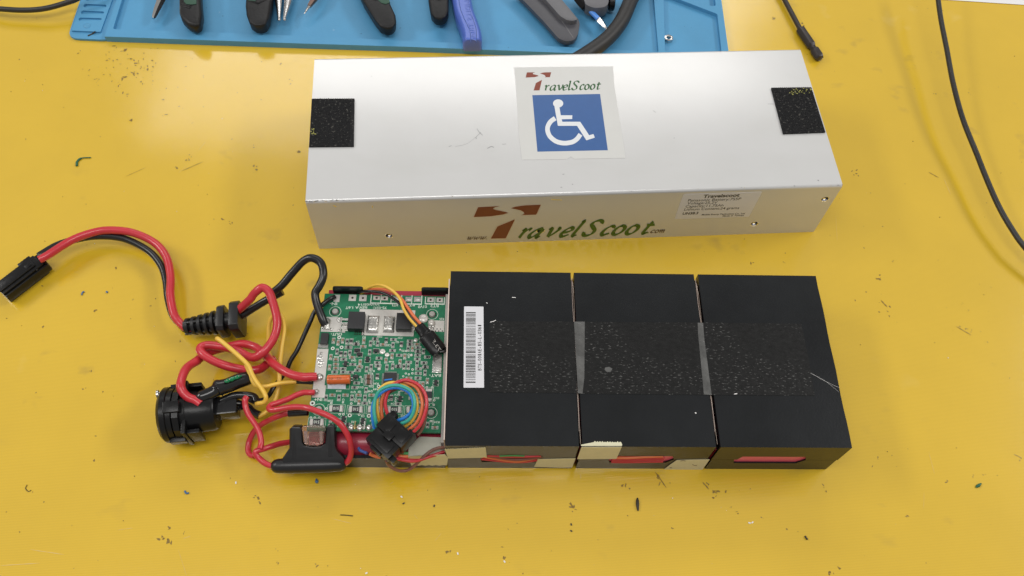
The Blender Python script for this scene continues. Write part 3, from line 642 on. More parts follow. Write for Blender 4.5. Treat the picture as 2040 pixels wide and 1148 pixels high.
# low left bay that carries the circuit board
LB0, LB1 = -67.6, -.9
q = B(); XZ2 = XZ
plate('block', XZ, [(LB0, 0), (LB1, 0), (LB1, SEAM - .4), (LB0, SEAM - .4)], [], .15, 1.7, q)
plate('block', XZ, [(LB0, 0), (LB1, 0), (LB1, SEAM), (LB0, SEAM)], [], PW - 8.6, PW - 7, q)
q.fbox(PACK, LB0, LB0 + 1.2, 1.71, PW - 8.61, 0, 6, 'block'); q.fbox(PACK, LB0 + 1.21, LB1, 1.71, PW - 8.61, .01, 1, 'block'); q.build('lower_shell', pack, smooth=30)
for k in range(5):
    q = B(); q.lathe(PACK.p(LB0 + .8, 9.6 + 16.6 * k, 9.2), PACK.x, [(0, 6.2), (.1, 7.6), (.8, 8.0), (64.2, 8.0), (64.8, 7.6), (64.9, 6.2)], 'cell', 24); q.lathe(PACK.p(LB0 + .3, 9.6 + 16.6 * k, 9.2), PACK.x, [(0, 5.8), (.6, 5.8)], 'cell_steel', 24)
    q.build('battery_cell', pack, smooth=40)
for (x0, x1, y0, y1) in ((380, 678, 133, 190), (1250, 1520, 168, 232)):
    zb = Z(590, 540, 4.99); a = PACK.l(U(*zb(x0, y1), 20)); c = PACK.l(U(*zb(x1, y1), 20))
    q = B(); ww = 6.5; plate('block', XZ, rpoly([(a[0], 13), (c[0], 13), (c[0], 20 + ww), (a[0], 20 + ww)], 1.6), [], PW - 6.9, PW - 5.6, q); q.build('retaining_tab', pack, smooth=30)
q = B(); q.fbox(PACK, LB0 + 2, LB1, 14, 87, 17.4, 17.9, 'insul'); q.fbox(PACK, LB0 + 3, LB1, 84, 90.2, 17.95, 19.8, 'cell'); q.build('insulating_sheet', pack, smooth=0)
q = B(); q.fbox(PACK, -2.6, -.95, 5, 86.2, 18, 24, 'insul'); q.fbox(PACK, -.9, -.35, 3, 90, 10, PH - .3, 'paper_edge'); q.build('end_plate', pack, smooth=0)

# glossy tape under the connector at the corner
zc = Z(720, 750, 6.04)
q = B(); top = [U(*zc(*p), 18.6) for p in [(570, 850), (700, 725), (1000, 735), (1003, 930), (560, 960)]]
q.prism([t - V((0, 0, .3)) for t in top], V((0, 0, .3)), 'tape_clear')
q.prism([pack_front(*zc(*p), .12) for p in [(558, 962), (1008, 938), (1042, 978), (1030, 1068)] + [(980 - 42 * k, 1066 + (6 if k % 2 else -2)) for k in range(10)]], -PACK.y * .15, 'tape')
o = q.build('tape_patch', pack, smooth=0); o['label'] = 'shiny cream tape wrapped over the low front corner'

# ================================================================== circuit board
PZ = 22.0
pa, pb_, pc_ = U(646, 585, PZ), U(888, 591, PZ), U(611, 856, PZ)
ax = (pb_ - pa).normalized(); ay = -(pc_ - pa); ay = (ay - ax * ay.dot(ax)).normalized()
PCB = Fr(U(611.5, 857, PZ), ax, ay, V((0, 0, 1)))
pw = 64.3; ph = (PCB.l(pa)[1])
pcb = thing('circuit_board', 'green battery protection circuit board crowded with small parts beside the black blocks', 'circuit board', PCB.p(pw / 2, ph / 2, -1.6))
zb = Z(590, 540, 4.99); zt = Z(590, 720, 4.78)
def bl_(x, y, h=0, zw=zb): return PCB.l(U(*zw(x, y), PZ + h))[:2]
def pcbp(zw, h): return lambda x, y, e=0: U(*zw(x, y), PZ + h + e)
mount = [bl_(388, 405), bl_(1352, 432), bl_(215, 460, 0, zt), bl_(1285, 490, 0, zt)]
q = B(); plate('pcb', PCB, [(0, 0), (pw, 0), (pw, ph), (0, ph)], [circ(u, v, 2.1) for u, v in mount], -1.6, 0, q)
board = q.build('board', pcb, smooth=30)
for u, v in mount:     # domed posts through the holes
    q = B(); q.lathe(PCB.p(u, v, -4), V((0, 0, 1)), [(0, 1.7), (4.4, 1.7), (5.0, 1.4), (5.3, .8)], 'insul', 16); q.build('mounting_post', pcb)
# traces and copper fills
q = B(); tr = random.Random(11)
for i in range(46):
    u, v = tr.uniform(3, pw - 3), tr.uniform(3, ph - 8); d = tr.choice((0, 1, .5))
    l = tr.uniform(2, 7); w_ = tr.choice((.25, .3, .5))
    pts = [(u, v), (u + l * (d != 1), v), (u + l * (d != 1) + l * .5, v + l * .5 * (d != 0))]
    for j in range(2):
        a, b_ = V((*pts[j], 0)), V((*pts[j + 1], 0))
        if (b_ - a).length < .2: continue
        nn = (b_ - a).normalized(); nn = V((-nn.y, nn.x, 0)) * w_ / 2
        q.add([PCB.p(p_.x, p_.y, .02 + i * .0003) for p_ in (a + nn, a - nn, b_ - nn, b_ + nn) if max(0, p_.x) < pw + 9], [(0, 1, 2, 3)], 'pcb_trace')
q.build('copper_trace', board, smooth=0, kind='stuff')
silk = B(); occ = []
def ring(u, v, r, w_=.22, m_='silk', h=.05):
    n = 20; vs = [PCB.p(*c, h) for c in circ(u, v, r, n)] + [PCB.p(*c, h) for c in circ(u, v, r - w_, n)]
    silk.add(vs, [(i, (i + 1) % n, n + (i + 1) % n, n + i) for i in range(n)], m_)
for u, v in mount: ring(u, v, 3.1); occ.append((u - 3.3, u + 3.3, v - 3.3, v + 3.3))
def frame(u0, u1, v0, v1, t=.15, h=.055):
    for a in ((u0, u1, v0, v0 + t), (u0, u1, v1 - t, v1), (u0, u0 + t, v0 + t, v1 - t), (u1 - t, u1, v0 + t, v1 - t)):
        silk.add([PCB.p(a[0], a[2], h), PCB.p(a[1], a[2], h), PCB.p(a[1], a[3], h), PCB.p(a[0], a[3], h)], [(0, 1, 2, 3)], 'silk')
def rect(x0, y0, x1, y1, zw=zb, h=0):
    a, c = bl_(x0, y1, h, zw), bl_(x1, y0, h, zw); return a[0], c[0], a[1], c[1]
def pad(name, x0, y0, x1, y1, zw=zb, m_='tin', t=.12, parent=None, book=True, bump=0):
    u0, u1, v0, v1 = rect(x0, y0, x1, y1, zw); q = B(); q.fbox(PCB, u0, u1, v0, v1, .01, t, m_)
    if bump:
        for k in range(bump):
            a, c = tr.uniform(u0 + .8, u1 - .8), tr.uniform(v0 + .8, v1 - .8); r = tr.uniform(.6, 1.4)
            q.lathe(PCB.p(a, c, t - .02), V((0, 0, 1)), [(0, r), (.25, r * .8), (.42, r * .4)], 'solder', 12)
    if book: occ.append((u0, u1, v0, v1))
    return q.build(name, parent or pcb, smooth=40)
def box_at(name, x0, y0, x1, y1, h, m_, zw=zb, base=.05, bev=.15, parent=None):
    """component whose top face is seen at the given window rectangle"""
    u0, u1, v0, v1 = rect(x0, y0, x1, y1, zw, h); q = B(); q.fbox(PCB, u0, u1, v0, v1, base, h, m_); occ.append((u0 - .1, u1 + .1, v0 - .1, v1 + .1))
    return q.build(name, parent or pcb, bevel=bev, smooth=30), (u0, u1, v0, v1)
# pads along the far edge
def holepad(x0, y0, x1, y1, dark='hole'):
    u0, u1, v0, v1 = rect(x0, y0, x1, y1); q = B(); c = ((u0 + u1) / 2, (v0 + v1) / 2)
    plate('tin', PCB, [(u0, v0), (u1, v0), (u1, v1), (u0, v1)], [circ(*c, .62, 14)], .01, .12, q)
    q.add([PCB.p(*p, .014) for p in circ(*c, .66, 14)], [tuple(range(14))], 'hole'); occ.append((u0, u1, v0, v1)); q.build('solder_pad', pcb, smooth=0)
for a in ((520, 238, 600, 298), (624, 241, 704, 300), (765, 250, 835, 288), (845, 255, 915, 292), (1303, 265, 1370, 310), (1395, 268, 1460, 312)): holepad(*a)
for a in ((955, 258, 1030, 298), (1085, 262, 1150, 305), (1170, 262, 1240, 308)): pad('solder_pad', *a, m_='solder', t=.3)
for (x0, x1, y0, y1, n_) in ((735, 1255, 245, 325, 4), (1278, 1480, 262, 332, 1)):
    u0, u1, v0, v1 = rect(x0, y0, x1, y1); t = .5
    for a in ((u0, u1, v0, v0 + .7), (u0, u0 + t, v0 + .7, v1), (u1 - t, u1, v0 + .7, v1)): silk.add([PCB.p(a[0], a[2], .05), PCB.p(a[1], a[2], .05), PCB.p(a[1], a[3], .05), PCB.p(a[0], a[3], .05)], [(0, 1, 2, 3)], 'silk')
    for k in range(1, n_ + 1):
        u = u0 + (u1 - u0) * k / (n_ + 1); silk.add([PCB.p(u - .2, v0 + .7, .05), PCB.p(u + .2, v0 + .7, .05), PCB.p(u + .2, v1, .05), PCB.p(u - .2, v1, .05)], [(0, 1, 2, 3)], 'silk')
pad('solder_pad', 370, 238, 438, 308)
for t, x0, x1, y, h in (('IN-', 408, 332, 312, 28), ('REV:A 1.6T', 706, 490, 350, 24), ('7S-02C', 900, 765, 354, 24), ('2010/05/14', 832, 614, 320, 22), ('RT3', 1012, 955, 325, 26), ('RT1', 1180, 1105, 325, 26), ('01V0', 1300, 1212, 342, 26), ('RT2', 1416, 1335, 334, 26), ('OUT-', 456, 346, 616, 26), ('BAT-', 1440, 1322, 1024, 28), ('R26', 1470, 1425, 468, 20)):
    text_on(silk, t, (x0, y), (x1, y + (x1 - x0) * -.02), (0, h), 'silk', pcbp(zb, .05), .02)
    u0, u1, v0, v1 = rect(x1, y, x0, y + h); occ.append((u0, u1, v0, v1))
text_on(silk, 'IN+', (248, 348), (172, 350), (0, 30), 'silk', pcbp(zt, .05), .02); occ.append(rect(172, 348, 248, 380, zt))
# power transistors on their solder plate
u0, u1, v0, v1 = rect(605, 395, 1185, 640); q = B(); plate('tin', PCB, [(u0, v0 + 5.3), (u0, v1), (u1, v1), (u1, v0), (u0 + 2.4, v0), (u0 + 2.4, v0 + 2.2), (u0 - 6.2, v0 + 2.2), (u0 - 6.2, v0 + 1.2), (u0 - 8, v0 + 1.2), (u0 - 8, v0 + 5.3)], [], .02, .35, q); occ.append((u0 - 8, u1, v0, v1)); q.build('heat_plate', pcb, smooth=0)
q = B(); u0, u1, v0, v1 = rect(575, 590, 690, 640)
for i in range(5):
    for j in range(2): q.lathe(PCB.p(u0 + .5 + i * 1.1, v0 + .5 + j * 1.1, .36), V((0, 0, 1)), [(0, .34), (.02, .34)], 'hole', 10)
q.build('via_holes', pcb)
for x0, y0, x1, y1 in ((505, 405, 685, 570), (988, 418, 1152, 575)):
    o, (u0, u1, v0, v1) = box_at('transistor', x0, y0, x1, y1, 4.2, 'chip', base=.4, bev=.25)
    q = B()
    if x0 < 800:
        for k in range(3): q.fbox(PCB, u0 - 3.9, u0 - .02, v0 + 1.2 + k * 2.4, v0 + 2.2 + k * 2.4, .3, 1.6, 'solder')
    else:
        for k in range(3): q.fbox(PCB, u1 + .02, u1 + 3.2, v0 + 1.2 + k * 2.4, v0 + 2.2 + k * 2.4, .3, 1.4, 'solder')
    q.build('leads', o, bevel=.15)
for x0, y0, x1, y1 in ((692, 432, 828, 606), (858, 440, 984, 600)):
    u0, u1, v0, v1 = rect(x0, y0, x1, y1, h=1.8); q = B(); N = 10; vs = []
    for i in range(N + 1):
        for j in range(N + 1):
            e = min(i, N - i, j, N - j); vs.append(PCB.p(u0 + (u1 - u0) * i / N, v0 + (v1 - v0) * j / N, .36 if e == 0 else 1.2 + min(e, 2) * .3 + tr.uniform(-.3, .3)))
    fs = [(i * (N + 1) + j, i * (N + 1) + j + 1, (i + 1) * (N + 1) + j + 1, (i + 1) * (N + 1) + j) for i in range(N) for j in range(N)]
    q.add(vs, fs, 'solder'); q.build('solder_tab', pcb, smooth=50)
# left edge pads
pad('output_pad', 245, 462, 460, 604, bump=7); pad('silver_bar', 218, 735, 322, 768, m_='solder', t=.9)
box_at('power_diode', 235, 615, 325, 722, 2.0, 'chip', bev=.3)
q = B(); poly_ = [bl_(212, 775), bl_(322, 775), bl_(312, 870), bl_(300, 985), bl_(285, 1120), bl_(278, 1165), bl_(168, 1165)]
plate('tin', PCB, poly_[::-1], [], .01, .2, q)
for x, y, r in ((235, 860, 1.5), (240, 940, 1.2), (250, 820, .8), (245, 905, 1.6)):
    u, v = bl_(x, y); q.lathe(PCB.p(u, v, .18), V((0, 0, 1)), [(0, r), (.2, r * .8), (.4, r * .4)], 'solder', 12)
q.build('output_pad', pcb, smooth=30); occ.append((poly_[0][0] - 5, poly_[1][0] + .3, poly_[-1][1], poly_[0][1]))
pad('input_pad', 150, 230, 285, 345, zt)
for (x, y, r, zw) in ((228, 1050, 2.2, zb), (190, 285, 1.5, zt)):
    u, v = bl_(x, y, 1, zw); q = B(); q.lathe(PCB.p(u, v, .1), V((0, 0, 1)), [(0, r), (.6, r * .9), (1.2, r * .6), (1.6, r * .2)], 'solder', 16); q.build('solder_joint', pcb)
u, v = bl_(320, 500, 1); q = B(); q.lathe(PCB.p(u - 1.0, v, .1), V((0, 0, 1)), [(0, 2.4), (1.0, 2.0), (1.9, 1.0)], 'solder', 16); q.build('solder_joint', pcb)
# right hand pads
pad('negative_pad', 1310, 495, 1475, 602, bump=2)
for x, y, r in ((1265, 470, 2.6), (1345, 515, 2.0)):
    u, v = bl_(x, y, .6); q = B(); q.lathe(PCB.p(u, v, .1), V((0, 0, 1)), [(0, r), (.5, r * .95), (1.0, r * .7), (1.3, r * .3)], 'tin', 18); q.build('solder_joint', pcb); occ.append((u - r, u + r, v - r, v + r))
q = B(); u0, u1, v0, v1 = rect(1350, 850, 1452, 1012); q.fbox(PCB, u0, u1, v0, v1, .01, .25, 'solder'); q.fbox(PCB, u0 + 1.4, u1 - .1, v0 + .4, v1 + .6, .26, 1.1, 'solder'); q.build('battery_tab', pcb, bevel=.2); occ.append((u0, u1, v0, v1))
for k in range(6):
    x, y = (1365 + 35 * (k % 3) + (18 if k > 2 else 0), 578 + 20 * (k > 2)); u, v = bl_(x, y); ring(u, v, .33, .3, 'hole', .16)
# processor
o, (u0, u1, v0, v1) = box_at('processor_chip', 865, 1012, 1000, 1120, 1.3, 'chip', bev=.12)
q = B(); n_ = 13
for k in range(n_):
    t = (k + .7) / (n_ + .4)
    q.fbox(PCB, u0 + (u1 - u0) * t - .11, u0 + (u1 - u0) * t + .11, v1 + .02, v1 + 1.0, .1, .45, 'solder'); q.fbox(PCB, u0 + (u1 - u0) * t - .11, u0 + (u1 - u0) * t + .11, v0 - 1.0, v0 - .02, .1, .45, 'solder')
    q.fbox(PCB, u0 - 1.0, u0 - .02, v0 + (v1 - v0) * t - .11, v0 + (v1 - v0) * t + .11, .1, .45, 'solder'); q.fbox(PCB, u1 + .02, u1 + 1.0, v0 + (v1 - v0) * t - .11, v0 + (v1 - v0) * t + .11, .1, .45, 'solder')
q.build('pins', o); occ.append((u0 - 1.2, u1 + 1.2, v0 - 1.2, v1 + 1.2))
q = B(); q.add([PCB.p(u0 + .4, v0 + 1.6, 1.34), PCB.p(u1 - 2, v0 + 2.2, 1.34), PCB.p(u1 - 1.9, v0 + 2.9, 1.34), PCB.p(u0 + .5, v0 + 2.3, 1.34)], [(0, 1, 2, 3)], 'blue_wire'); q.build('pen_mark', o, smooth=0)
# orange capacitor lying in white silicone
c0, c1 = U(*zt(296, 176), PZ + 3), U(*zt(515, 172), PZ + 3); r_ = 2.35; d = (c1 - c0); L_ = d.length
q = B(); q.lathe(c0, d, [(0, r_ * .8), (.25, r_), (L_ - 1.2, r_), (L_ - .9, r_ * .93), (L_ - .5, r_), (L_ - .1, r_), (L_, r_ * .85)], 'orange_can', 26)
ca = q.build('capacitor_can', pcb, smooth=40); occ.append(rect(290, 130, 520, 262, zt))
q = B()
for dy in (-10, 12): q.tube(spline([c1 + PCB.y * (dy * .06), c1 + PCB.x * 1.3 + PCB.y * (dy * .06), c1 + PCB.x * 2.2 + PCB.y * (dy * .06) - V((0, 0, 2.4))], 4), .25, 'steel', 8)
q.build('leads', ca)
q = B(); text_on(q, '02--02', (430, 152), (306, 156), (0, 18), 'umber_print', lambda x, y: U(*zt(x, y), PZ + 5.42)); q.build('marking', ca, smooth=0)
q = B(); N = 14; u0, u1, v0, v1 = rect(300, 205, 478, 262, zt); vs = []
for i in range(N + 1):
    for j in range(5):
        hgt = [.06, .9, 1.7, 2.4, 2.6][j] * (0.25 + .75 * math.sin(math.pi * (i + .5) / (N + 1)) ** .5) * (1 + .15 * math.sin(i * 1.7)); vs.append(PCB.p(u0 + (u1 - u0) * i / N, v0 + (v1 - v0) * j / 4, hgt))
q.add(vs, [(i * 5 + j, i * 5 + j + 1, (i + 1) * 5 + j + 1, (i + 1) * 5 + j) for i in range(N) for j in range(4)], 'glue_white'); q.build('silicone_blob', pcb, smooth=60)
frame(*rect(290, 130, 522, 262, zt))
# small parts: shared meshes
def smd(name, l, w_, h, bodym, endm='solder'):
    q = B(); F0 = Fr((0, 0, 0), (1, 0, 0), (0, 1, 0), (0, 0, 1)); e = l * .2
    q.fbox(F0, -l / 2 + e, l / 2 - e, -w_ / 2, w_ / 2, 0, h, bodym); q.fbox(F0, -l / 2, -l / 2 + e - .004, -w_ / 2 - .02, w_ / 2 + .02, 0, h + .02, endm); q.fbox(F0, l / 2 - e + .004, l / 2, -w_ / 2 - .02, w_ / 2 + .02, 0, h + .02, endm)
    q.fbox(F0, -l / 2 - .55, -l / 2 - .01, -w_ / 2 - .1, w_ / 2 + .1, 0, .14, 'solder'); q.fbox(F0, l / 2 + .01, l / 2 + .55, -w_ / 2 - .1, w_ / 2 + .1, 0, .14, 'solder')
    o = q.build(name, None, smooth=0, origin=V((0, 0, 0))); me = o.data; bpy.data.objects.remove(o); return me
me_r, me_c, me_cd, me_d = smd('resistor', 1.7, 1.0, .5, 'res'), smd('ceramic_capacitor', 1.7, 1.0, .9, 'cap'), smd('ceramic_capacitor_large', 2.6, 2.2, 1.3, 'cap_dark'), smd('diode', 2.0, 1.4, .9, 'chip')
me_p = smd('shunt_resistor', 6.0, 3.1, .7, 'res', 'tin')
def sot():
    q = B(); F0 = Fr((0, 0, 0), (1, 0, 0), (0, 1, 0), (0, 0, 1)); q.fbox(F0, -1.4, 1.4, -.75, .75, .1, 1.1, 'chip')
    for x in (-.95, .95): q.fbox(F0, x - .25, x + .25, -1.5, -.76, 0, .4, 'solder')
    q.fbox(F0, -.25, .25, .76, 1.5, 0, .4, 'solder'); o = q.build('small_transistor', None, smooth=0, origin=V((0, 0, 0))); me = o.data; bpy.data.objects.remove(o); return me
me_s = sot(); ang0 = math.atan2(PCB.x.y, PCB.x.x)
def place(me, name, u, v, rot=0, fr=None):
    o = bpy.data.objects.new(name, me); put(o, pcb); o.location = (PCB.p(u, v, .03) - WORLD[pcb]) * MM; o.rotation_euler = (0, 0, ang0 + rot)
    if fr:
        a, b_ = (fr[0], fr[1]) if abs(math.cos(rot)) > .5 else (fr[1], fr[0]); frame(u - a, u + a, v - b_, v + b_)
    WORLD[o] = PCB.p(u, v, .03); return o
H2 = math.pi / 2
def free(u, v, a, b_, m_=.18):
    if u - a < .4 or u + a > pw - .4 or v - b_ < .5 or v + b_ > ph - .5: return False
    return all(u + a + m_ < o[0] or u - a - m_ > o[1] or v + b_ + m_ < o[2] or v - b_ - m_ > o[3] for o in occ)
def addp(me, name, x, y, zw, rot, a, b_):
    u, v = bl_(x, y, .5, zw); place(me, name, u, v, rot, (a, b_)); w2, h2 = (a, b_) if rot == 0 else (b_, a); occ.append((u - w2, u + w2, v - h2, v + h2)); return u, v
for x, y in ((380, 450), (567, 458), (750, 458), (935, 460), (1115, 462), (195, 580)):
    u, v = addp(me_p, 'shunt_resistor', x, y, zt, 0, 4.3, 2.3)
    a = PCB.p(u, v, .78)
    q = B(); vs, fs, x0, x1 = text_mesh('510', .01); q.add([a - PCB.x * ((w_.x - x0) / (x1 - x0) * 2.7 - 1.35) - PCB.y * (w_.y / .7 * 1.5 - .75) for w_ in vs], fs, 'silk'); q.build('marking', pcb.children[-1], smooth=0)
u, v = addp(me_p, 'shunt_resistor', 1262, 320, zt, H2, 4.3, 2.3)
for x, y in ((690, 150), (690, 200)): addp(me_cd, 'ceramic_capacitor', x, y, zt, 0, 2.4, 1.5)
for x, y, r in ((370, 690, H2), (505, 700, H2)): addp(me_c if x < 400 else me_r, 'ceramic_capacitor' if x < 400 else 'resistor', x, y, zb, r, 1.7, .8)
addp(me_d, 'diode', 547, 700, zb, H2, 1.9, .9); addp(me_d, 'diode', 520, 757, zb, 0, 1.9, .9)
for x, y in ((607, 790), (795, 795), (630, 830)): addp(me_s, 'small_transistor', x, y, zb, 0, 1.6, 1.5)
for x, y in ((710, 880),): addp(me_s, 'small_transistor', x, y, zb, H2, 1.6, 1.5)
for x, y in ((450, 550), (635, 570), (1330, 205)): addp(me_s, 'small_transistor', x, y, zt, H2, 1.6, 1.5)
for k, (x, y) in enumerate(((1210, 760), (1210, 800), (1208, 835), (1215, 970), (1213, 1015), (1211, 1062), (1205, 1105))): addp(me_r if k != 1 else me_d, 'resistor' if k != 1 else 'diode', x, y, zb, 0, 1.65, .8)
for k in range(5):
    addp(me_r, 'resistor', 282 + 124 * k, 345, zt, H2, 1.65, .85); addp(me_c, 'ceramic_capacitor', 345 + 124 * k, 320, zt, 0, 1.5, .8)
for x, y in ((395, 880), (395, 925), (395, 965)): addp(me_c, 'ceramic_capacitor', x, y, zb, 0, 1.5, .85)
for x, y in ((472, 875), (465, 970), (610, 985), (812, 940), (1270, 910)): addp(me_r, 'resistor', x, y, zb, 0, 1.65, .85)
# test pads and vias
for x, y, r, zw in ((428, 662, .95, zb), (364, 770, .95, zb), (452, 760, .95, zb), (155, 400, 1.3, zt), (510, 515, 1.0, zt), (693, 520, 1.0, zt), (786, 240, .9, zt), (640, 1055, .55, zb), (1090, 1020, .55, zb), (1120, 1028, .55, zb), (1157, 980, .6, zb), (1155, 1018, .6, zb), (1065, 1048, .5, zb),
                    (335, 398, .6, zt), (525, 403, .6, zt), (288, 450, .6, zt), (415, 505, .6, zt), (450, 505, .6, zt), (600, 508, .6, zt), (140, 535, .55, zt), (178, 535, .55, zt), (220, 535, .55, zt), (1245, 248, .6, zt), (1295, 248, .6, zt), (1315, 372, .6, zt), (1310, 415, .6, zt), (1262, 415, .6, zt), (1283, 570, .6, zt)):
    u, v = bl_(x, y, 0, zw); ring(u, v, r, r * .55, 'silk', .06); occ.append((u - r, u + r, v - r, v + r))
    n = 12; silk.add([PCB.p(*c, .058) for c in circ(u, v, r * .45, n)], [tuple(range(n))], 'hole')
for x, y, r in ((858, 802, 1.5), (905, 835, 1.2), (1190, 690, 1.1), (1145, 838, .8), (825, 975, .9), (1035, 785, .6)):
    u, v = bl_(x, y); q = B(); q.lathe(PCB.p(u, v, .02), V((0, 0, 1)), [(0, r), (.3, r * .95), (.6, r * .6), (.7, r * .2)], 'tin', 16); q.build('test_point', pcb); occ.append((u - r, u + r, v - r, v + r))
# the crowded middle field, laid out on a loose grid
names = {id(me_r): 'resistor', id(me_c): 'ceramic_capacitor', id(me_d): 'diode', id(me_s): 'small_transistor'}
um0, um1, vm0, vm1 = 6, pw - 8, 25, ph - 26
cnt = 0
for tries in range(2600):
    if cnt > 96: break
    u, v = tr.uniform(um0, um1), tr.uniform(vm0, vm1)
    if tries % 5 == 0: u, v = tr.uniform(2, pw - 2), tr.uniform(2, 24)
    u, v = round(u * 1.4) / 1.4, round(v * 1.6) / 1.6
    me = tr.choice((me_r, me_r, me_r, me_c, me_c, me_d, me_s)); rot = tr.choice((0, H2)); a, b_ = (1.6, 1.5) if me is me_s else (1.62, .78)
    w2, h2 = (a, b_) if rot == 0 else (b_, a)
    if free(u, v, w2, h2, .08):
        place(me, names[id(me)], u, v, rot, (a, b_) if me is not me_s else None); occ.append((u - w2, u + w2, v - h2, v + h2)); cnt += 1
# tiny reference lettering between them
cnt = 0
for tries in range(3000):
    if cnt > 60: break
    u, v = tr.uniform(2, pw - 2), tr.uniform(2, vm1 + 2)
    t = tr.choice('RRRCCDQ') + str(tr.randint(1, 59)); w2, h2 = .42 * len(t), .5
    rot = tr.random() < .2
    if rot: w2, h2 = h2, w2
    if free(u, v, w2, h2, -.05):
        vs, fs, x0, x1 = text_mesh(t, .02); ww = .84 * len(t)
        if rot: silk.add([PCB.p(u + (p_.y / .7 - .5) * 1.0, v - ((p_.x - x0) / (x1 - x0) - .5) * ww, .05) for p_ in vs], fs, 'silk')
        else: silk.add([PCB.p(u - ((p_.x - x0) / (x1 - x0) - .5) * ww, v - (p_.y / .7 - .5) * 1.0, .05) for p_ in vs], fs, 'silk')
        occ.append((u - w2, u + w2, v - h2, v + h2)); cnt += 1
silk.build('silkscreen', board, smooth=0)
# solder fillets and a brass pin at the near edge
for x, y, r, m_ in ((520, 650, 1.7, 'solder'), (600, 655, 1.9, 'solder'), (690, 640, 1.6, 'solder')):
    u, v = bl_(x, y, .5, zt); q = B(); q.lathe(PCB.p(u, max(v, 1.9), .02), V((0, 0, 1)), [(0, r), (.5, r * .8), (.9, r * .4)], m_, 14); q.build('solder_joint', pcb)
for x in (558, 648):
    u, v = bl_(x, 650, .5, zt); q = B(); q.fbox(PCB, u - .28, u + .28, .6, 4.6, .02, 1.4, 'brass' if x < 600 else 'tin'); q.build('header_pin', pcb, bevel=.08)

# ================================================================== wiring, plugs
z1 = Z(0, 430, 2.087); zs = Z(340, 590, 6.375); zk = Z(300, 720, 6.377); zf = Z(480, 780, 6.377)
lead = thing('output_lead', 'thick red and black output lead with a flat black plug at its far left end', 'cable', U(345, 640, 0))
H = 11
wire('red_wire', lead, [(165, 182, 12), (195, 165, 12), (300, 100, H), (400, 68, H), (480, 62, H), (560, 72, H), (640, 110, H), (690, 170, H), (710, 250, H), (708, 330, H), (720, 400, H), (745, 440, 10), (790, 472, 10), (870, 455, 10)], 2.2, 'red_wire', z1)
wire('black_wire', lead, [(160, 168, 10), (178, 156, 10), (240, 122, 9), (320, 98, 8), (390, 86, 8), (470, 86, 8), (540, 102, 8), (620, 148, 8), (668, 208, 8), (690, 270, 8), (700, 340, 8), (718, 410, 8), (745, 448, 8), (790, 480, 9), (870, 462, 9)], 2.0, 'black_wire', z1)
wire('red_wire', lead, [(700, 300, 12), (800, 232, 15), (900, 150, 19), (1000, 45, 24), (1045, -20, 26), (1110, -72, 28), (1170, -100, 29), (1235, -60, 29), (1285, 40, 28), (1330, 160, 27), (1352, 300, 26), (1335, 450, 25), (1280, 590, 24), (1180, 710, 23), (1060, 775, 21), (960, 760, 19), (860, 705, 18), (740, 660, 17), (600, 632, 17), (450, 625, 18), (378, 668, 19), (410, 740, 20), (520, 810, 20), (680, 875, 20), (850, 925, 19), (1000, 950, 17), (1130, 925, 14), (1230, 850, 12), (1320, 800, 10)], 2.2, 'red_wire', zs)
wire('black_wire', lead, [(720, 320, 9), (860, 270, 12), (1000, 180, 14), (1160, 90, 16), (1290, 20, 18), (1420, -60, 20)], 2.15, 'black_wire', zs)
wire('black_wire', lead, [(1120, 332, 20), (1170, 290, 24), (1215, 235, 28), (1260, 190, 32), (1300, 178, 34), (1335, 198, 34), (1343, 245, 33), (1328, 290, 31), (1312, 325, 29), (1318, 370, 27), (1338, 425, 25), (1352, 452, 23.4)], 2.15, 'black_wire', z1)
q = B(); e = U(*z1(1353, 456), 23.2)
for k in range(9): q.tube([e + V((rnd.uniform(-1.5, 1.5), 1 + rnd.uniform(-.5, .5), .6)), e + V((rnd.uniform(-1.8, 2.2), -1.6, -.4))], .35, 'solder', 6)
q.build('bare_strands', lead)
# flat plug
zp = Z(0, 490, 9.567)
pz = 6.0
a0, a1 = U(*zp(780, 330), pz), U(*zp(30, 900), pz); dx = (a0 - a1).normalized(); dy = V((-dx.y, dx.x, 0)); dz = V((0, 0, 1))
ctr = (a0 + a1) / 2; PLG = Fr(ctr, dx, dy, dz); hl = (a0 - a1).length / 2
q = B(); q.fbox(PLG, -hl, hl, -4.2, 4.6, -5.8, 3.6, 'black_nylon'); q.fbox(PLG, -hl - .5, hl - 3, -2.4, 3.0, 3.61, 4.6, 'black_nylon'); q.fbox(PLG, -hl, hl + 1.8, -5.6, -4.22, -3.2, 2.4, 'black_nylon')
plug = q.build('plug_body', lead, bevel=.5)
q = B(); q.fbox(PLG, hl - 9, hl - 1.5, 4.62, 7.6, -4.5, 1.6, 'black_nylon'); q.fbox(PLG, -hl, hl - 9.2, 4.62, 6.4, -3.5, .6, 'black_nylon')
for k in range(4): q.fbox(PLG, hl - 8.6 + k * 1.8, hl - 7.8 + k * 1.8, 7.61, 8.1, -4, 1.2, 'black_nylon')
q.build('latch', plug, bevel=.25)
q = B(); q.fbox(PLG, hl - 1, hl + 2.4, -3.6, 4.0, -4.8, 2.8, 'black_nylon'); q.fbox(PLG, hl - 4.5, hl - 3.5, -4.9, -4.21, 0, 3.3, 'black_nylon'); q.fbox(PLG, hl - 7.5, hl - 4, -1.2, 1.4, 4.62, 4.9, 'black_nylon'); q.build('cable_entry', plug, bevel=.3)
